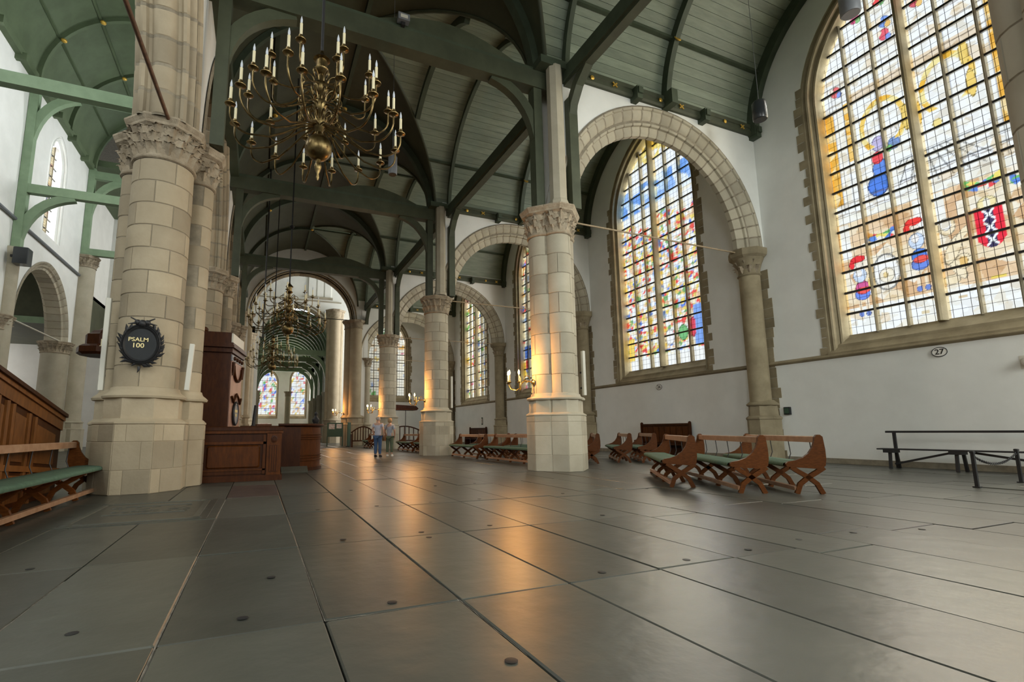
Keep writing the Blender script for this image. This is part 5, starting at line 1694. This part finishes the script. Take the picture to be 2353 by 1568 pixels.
posts = [(12.18, 4.84), (13.93, 4.87), (12.2, 2.9), (13.9, 2.9)]
PLB = ['short black iron post on the floor nearest the camera carrying a chain', 'short black iron post beside the grave slab nearer the white wall', 'short black iron post out past the picture edge', 'short black iron post at the far corner of the grave slab']
for (x, y), lab in zip(posts[:2], PLB):
    p_ = tag(empty('barrier_post', (x, y, 0)), lab, 'post', 'posts of the chain barrier')
    MB().bar([(0, 0, 0), (0, 0, .64)], .05, .05, (0, 1, 0)).build('shaft', 'iron', p_)
    MB().cbox(-.035, .035, -.035, .035, .62, .66, .01).build('cap', 'iron', p_)
    MB().box(-.05, .05, -.05, .05, 0, .02).build('foot', 'iron', p_)
cl = MB().tube([(.022 * math.cos(a) * 1.6, .022 * math.sin(a), 0) for a in [q * PI / 5 for q in range(11)]], .006, 4, cap=False).mesh('chain_link', 'iron', 60)
def chain(label, a, b, sag):
    a, b = Vector(a), Vector(b)
    root = tag(empty('barrier_chain', tuple(a)), label, 'chain')
    n = int((b - a).length / .045) + 6
    pts_ = [Vector((b - a) * (q / n)) - Vector((0, 0, sag * 4 * (q / n) * (1 - q / n))) for q in range(n + 1)]
    for q in range(n):
        d = pts_[q + 1] - pts_[q]
        mt = Matrix.Translation((pts_[q] + pts_[q + 1]) / 2) @ d.to_track_quat('X', 'Z').to_matrix().to_4x4() @ Matrix.Rotation((q % 2) * PI / 2, 4, 'X')
        obj('chain_link', cl, root, mtx=mt)
chain('sagging iron chain between the two black posts', (12.2, 4.84, .56), (13.91, 4.87, .58), .17)
gp = tag(MB().cbox(12.25, 13.95, 2.7, 4.8, -.02, .012, .006).build('grave_slab', 'slab'), 'flat carved grave slab enclosed by the black posts and chain', 'gravestone')
rl = MB()
for k in range(30):
    rl.ball((RND.uniform(12.5, 13.7), RND.uniform(3.4, 4.6), .012), RND.uniform(.03, .09), 7, 4, .2)
rl.build('relief_carving', 'slab', gp, smooth=60)['kind'] = 'stuff'

# numbered enamel plates under the windows
def num_plate(body, y, z, lab):
    r = tag(empty('number_plate', (XW - .005, y, z), RIGHT), lab, 'number plate')
    mb = MB().lathe([(.005, .022), (.115, .022), (.125, .018), (.125, 0)], 28, cap=False)
    mb.v = [(x * 1.35, -z_, y_) for x, y_, z_ in mb.v]
    mb.build('plate', 'white', r)
    mb = MB().tube([(1.35 * .122 * math.cos(q * PI / 16), -.02, .122 * math.sin(q * PI / 16)) for q in range(33)], .010, 5, cap=False)
    mb.build('rim', 'black', r, smooth=60)
    obj('lettering', text_mesh(body, .20, 'black'), r, mtx=Matrix.Translation((0, -.026, 0)) @ Matrix.Rotation(PI / 2, 4, 'X'))
num_plate('27', 7.02, 3.10, 'oval white enamel plate numbered 27 under the armorial window')
num_plate('26', 17.09, 3.02, 'small oval white plate numbered 26 under the second window')
bx = tag(empty('socket_box', (XW, 11.28, 1.70)), 'small black box on the white wall beside the worn half column', 'socket box')
MB().cbox(-.09, 0, -.11, .11, -.13, .13, .01).build('casing', 'board_dark', bx)
MB().box(-.095, -.088, -.08, .08, -.09, .09).build('cover', 'green_board', bx)
bx = tag(empty('wall_label', (XW, 36.4, 1.9)), 'tiny dark label on the far white wall', 'label')
MB().cbox(-.03, 0, -.12, .12, -.3, .3, .01).build('board', 'green_board', bx)
MB().box(-.034, -.03, -.08, .08, -.2, .2).build('paper', 'paper', bx)
wsp = tag(empty('wall_fitting', (XW, 5.4, 2.62)), 'pale round wall fitting cut by the picture edge', 'wall fitting')
mb = MB().lathe([(.13, 0), (.12, .08), (.06, .14), (.01, .15)], 16)
mb.v = [(-z_, x, y_) for x, y_, z_ in mb.v]
mb.build('body', 'white', wsp, smooth=50)
MB().box(-.01, .0, -.16, .16, -.16, .16).build('plate', 'speaker_white', wsp)

# ------------------------------------------------------------------ things round the far pillars
nb = tag(empty('notice_board', (5.65, 40.0, 0), .1), 'green notice board with pictures before the far piers', 'notice board')
MB().box(-.62, .62, -.03, .03, .75, 1.85).build('board', 'green_board', nb)
MB().box(-.5, -.05, -.04, -.03, 1.35, 1.75).box(.1, .5, -.04, -.03, 1.4, 1.75).build('pictures', 'paper', nb)
for s_ in (-1, 1):
    MB().box(s_ * .6 - .03, s_ * .6 + .03, -.05, .05, 0, .8).build('leg', 'green_board', nb)
sn = tag(empty('screen', (6.5, 38.6, 0), 1.2), 'narrow dark green screen standing beside the crossing pier', 'screen')
MB().box(-.5, .5, -.03, .03, .05, 1.85).build('panel', 'green_board', sn)
MB().box(-.5, .5, -.12, .12, 0, .05).build('foot', 'iron', sn)
def settle(label, x, y, w):
    r = tag(empty('arched_settle', (x, y, 0)), label, 'settle')
    n = 9
    P = [(-w + 2 * w * q / 12, 1.05 + .45 * math.cos((q / 12 * 2 - 1) * PI / 2)) for q in range(13)]
    MB().bar([(a, .0, b) for a, b in P], .07, .09, (0, 1, 0)).build('arched_rail', 'oak_dark', r)
    for k in range(n):
        a = -w + .1 + (2 * w - .2) * k / (n - 1)
        MB().box(a - .03, a + .03, -.02, .02, .45, 1.02 + .45 * math.cos(a / w * PI / 2)).build('spindle', 'oak_dark', r)
    MB().cbox(-w, w, -.55, .05, .42, .50, .01).build('seat', 'oak_dark', r)
    for s_ in (-1, 1):
        MB().box(s_ * w - .05, s_ * w + .05, -.55, .05, 0, .95).build('end_board', 'oak_dark', r)
settle('dark arched-back settle right of the standing woman', 10.0, 35.4, 1.5)
settle('dark arched-back settle left of the standing man', 7.35, 37.4, .9)
cn = tag(empty('sounding_board', (9.35, 34.6, 2.75)), 'brown canopy board on a thin post behind the round pillar', 'canopy')
MB().prism([(-1.3, 0), (1.3, 0), (1.1, .18), (-1.1, .30)], -.6, .6, 'y').build('canopy', 'oak_dark', cn)
MB().prism([(-1.2, -.10), (1.2, -.12), (1.3, 0), (-1.3, 0)], -.55, .55, 'y').build('soffit', 'oak_mid', cn)
MB().tube([(.5, 0, -.1), (.5, 0, -2.75)], .025, 6).build('post', 'iron', cn)
ntb = tag(empty('nave_pulpit', (-6.75, 27.0, -.35)), 'carved dark pulpit canopy glimpsed in the nave', 'pulpit')
MB().lathe([(.85, 5.0), (1.0, 5.1), (1.0, 5.35), (.85, 5.45), (.7, 5.5), (.7, 5.95), (.6, 6.0)], 8).build('canopy', 'oak_dark', ntb)
MB().lathe([(.6, 6.0), (.45, 6.15), (.25, 6.2), (.1, 6.3)], 8).build('cresting', 'oak_dark', ntb)
MB().box(.3, .7, .6, .9, .35, 5.1).build('back_post', 'stone_pale', ntb)

# ------------------------------------------------------------------ visitors
def skin_obj(name, pts, edges_, radii, m, parent, levels=2):
    me = bpy.data.meshes.new(name)
    me.from_pydata(pts, edges_, [])
    o_ = obj(name, me, parent)
    sk = o_.modifiers.new('skin', 'SKIN')
    sk.use_smooth_shade = True
    for i, r in enumerate(radii):
        d = me.skin_vertices[0].data[i] if me.skin_vertices else None
        if d:
            d.radius = r if isinstance(r, tuple) else (r, r)
    if me.skin_vertices:
        me.skin_vertices[0].data[0].use_root = True
    sb = o_.modifiers.new('sub', 'SUBSURF')
    sb.levels = sb.render_levels = levels
    me.materials.append(M[m])
    return o_


def bake_skin(name, pts, edges_, radii, m, parent, levels=2):
    me = bpy.data.meshes.new(name)
    me.from_pydata(pts, edges_, [])
    tmp = bpy.data.objects.new(name, me)
    COL.objects.link(tmp)
    tmp.modifiers.new('skin', 'SKIN')
    if not me.skin_vertices:
        bpy.context.view_layer.objects.active = tmp
        bpy.ops.mesh.customdata_skin_add()
    for i, r in enumerate(radii):
        me.skin_vertices[0].data[i].radius = r if isinstance(r, tuple) else (r, r)
    me.skin_vertices[0].data[0].use_root = True
    sb = tmp.modifiers.new('sub', 'SUBSURF')
    sb.levels = sb.render_levels = levels
    out = bpy.data.meshes.new_from_object(tmp.evaluated_get(bpy.context.evaluated_depsgraph_get()))
    bpy.data.objects.remove(tmp)
    out.materials.clear()
    out.materials.append(M[m])
    out.polygons.foreach_set('use_smooth', [True] * len(out.polygons))
    return obj(name, out, parent)


def person(label, loc, rz, H, shirt, legs, hair, shoes, female=False):
    """faces local +y"""
    k = H / 1.75
    r = tag(empty('person', loc, rz), label, 'person')
    r.scale = (k, k, k)
    sw = .19 if not female else .165
    hp = .095
    aL = [(-sw, 0, 1.43), (-sw - .07, -.03, 1.17), (-sw - .03, .09, .95), (-sw + .0, .15, .87)]
    aR = [(sw, 0, 1.43), (sw + .08, -.03, 1.17), (sw + .05, .08, .95), (sw + .03, .13, .86)]
    P = [(0, 0, .96), (0, 0, 1.12), (0, -.01, 1.30), (0, -.015, 1.44), (0, .0, 1.52), (0, .02, 1.60), (0, .03, 1.68)]
    E_ = [(0, 1), (1, 2), (2, 3), (3, 4), (4, 5), (5, 6)]
    Rr = [(.13, .10), (.125, .10), (.15, .11), (.12, .08), (.052, .055), (.075, .09), (.065, .08)]
    for side in (aL, aR):
        b = len(P)
        P += side
        E_ += [(3, b), (b, b + 1), (b + 1, b + 2), (b + 2, b + 3)]
        Rr += [.055, .044, .032, .028]
    for s_ in (-1, 1):
        b = len(P)
        P += [(s_ * hp, 0, .90), (s_ * (hp + .005), .01, .50), (s_ * (hp + .015), -.02, .09), (s_ * (hp + .02), .10, .035)]
        E_ += [(0, b), (b, b + 1), (b + 1, b + 2), (b + 2, b + 3)]
        Rr += [.085, .058, .04, .035]
    body = bake_skin('body', P, E_, Rr, 'skin', r)
    # five fingers and a thumb on each hand
    for side, sg in ((aL, -1), (aR, 1)):
        hx, hy, hz = side[-1]
        for f in range(4):
            o_ = (f - 1.5) * .019
            MB().tube([(hx + o_ * .3, hy + o_, hz - .01), (hx - sg * .004 + o_ * .2, hy + o_ + .008, hz - .06), (hx - sg * .016, hy + o_ + .012, hz - .095 - .008 * (f in (1, 2)))], [.010, .009, .007], 6).build('finger', 'skin', body, smooth=60)
        MB().tube([(hx, hy + .025, hz + .01), (hx - sg * .01, hy + .055, hz - .02), (hx - sg * .012, hy + .062, hz - .05)], [.011, .010, .008], 6).build('thumb', 'skin', body, smooth=60)
    # face: nose, ears
    MB().tube([(0, .112, 1.67), (0, .128, 1.64), (0, .118, 1.63)], [.008, .013, .012], 6).build('nose', 'skin', body, smooth=60)
    for s_ in (-1, 1):
        MB().ball((s_ * .078, .02, 1.645), .024, 8, 6, 1.4).build('ear', 'skin', body, smooth=60)
        MB().ball((s_ * .03, .108, 1.668), .009, 8, 6).build('eye', 'black', body, smooth=60)
    MB().tube([(-.022, .112, 1.595), (0, .117, 1.593), (.022, .112, 1.595)], .005, 5).build('mouth', 'leather', body)
    # shirt with short sleeves, untucked hem
    P2 = [(0, -.005, .90), (0, 0, 1.0), (0, 0, 1.14), (0, -.01, 1.30), (0, -.015, 1.43), (0, -.005, 1.49)]
    E2 = [(0, 1), (1, 2), (2, 3), (3, 4), (4, 5)]
    R2 = [(.175, .135), (.165, .13), (.155, .125), (.172, .13), (.145, .10), (.07, .07)] if not female else [(.165, .13), (.155, .12), (.135, .11), (.15, .12), (.125, .09), (.06, .06)]
    for side in (aL, aR):
        b = len(P2)
        a, c = Vector(side[0]), Vector(side[1])
        P2 += [tuple(a), tuple(a.lerp(c, .55 if not female else .8))]
        E2 += [(4, b), (b, b + 1)]
        R2 += [.075, .064]
    bake_skin('shirt', P2, E2, R2, shirt, r)
    P3 = [(0, 0, .95)]
    E3 = []
    R3 = [(.16, .12)]
    for s_ in (-1, 1):
        b = len(P3)
        P3 += [(s_ * hp, -.01, .86), (s_ * (hp + .005), .01, .50), (s_ * (hp + .015), -.015, .10 if not female else .16)]
        E3 += [(0, b), (b, b + 1), (b + 1, b + 2)]
        R3 += [(.105, .115), (.075, .08), (.058, .065)]
    bake_skin('trousers', P3, E3, R3, legs, r)
    for s_ in (-1, 1):
        mb = MB().lathe([(.052, 0), (.058, .02), (.052, .06), (.04, .10), (.01, .105)], 12)
        mb.v = [(x * .9 + s_ * (hp + .018), y * 2.4 + .045 + (0 if z_ < .07 else -.05), z_) for x, y, z_ in mb.v]
        mb.build('shoe', shoes, r, smooth=60)
    hr = MB()
    hr.lathe([(.088, 1.63), (.098, 1.68), (.092, 1.73), (.06, 1.765), (.01, 1.775)] if not female else [(.06, 1.56), (.094, 1.60), (.104, 1.67), (.10, 1.73), (.065, 1.775), (.01, 1.785)], 16, (0, -.005))
    hr.v = [(x, y * 1.12 if y < 0 else y * .82, z_) for x, y, z_ in hr.v]
    hr.build('hair', hair, r, smooth=60)
    return r


man = person('man with grey hair in a pale lilac shirt and blue jeans, back turned', (4.98, 21.95, 0), -.65, 1.76, 'shirt_lilac', 'jeans', 'hair_grey', 'black')
wom = person('woman with short sandy hair, patterned grey shirt and olive trousers, back turned', (5.58, 22.2, 0), -.55, 1.70, 'shirt_stripe', 'khaki', 'hair_blond', 'white', True)
bag = tag(empty('shoulder_bag', (5.27, 21.98, .70), -.55), 'brown leather shoulder bag hanging at the woman\'s side', 'bag')
MB().prism([(-.11, 0), (.11, 0), (.13, .12), (.09, .26), (-.09, .26), (-.13, .12)], -.05, .05, 'x').build('pouch', 'leather', bag)
MB().tube([(0, -.08, .24), (.06, -.04, .5), (.14, .0, .72), (.2, .02, .74)], .012, 5).build('strap', 'leather', bag, smooth=60)
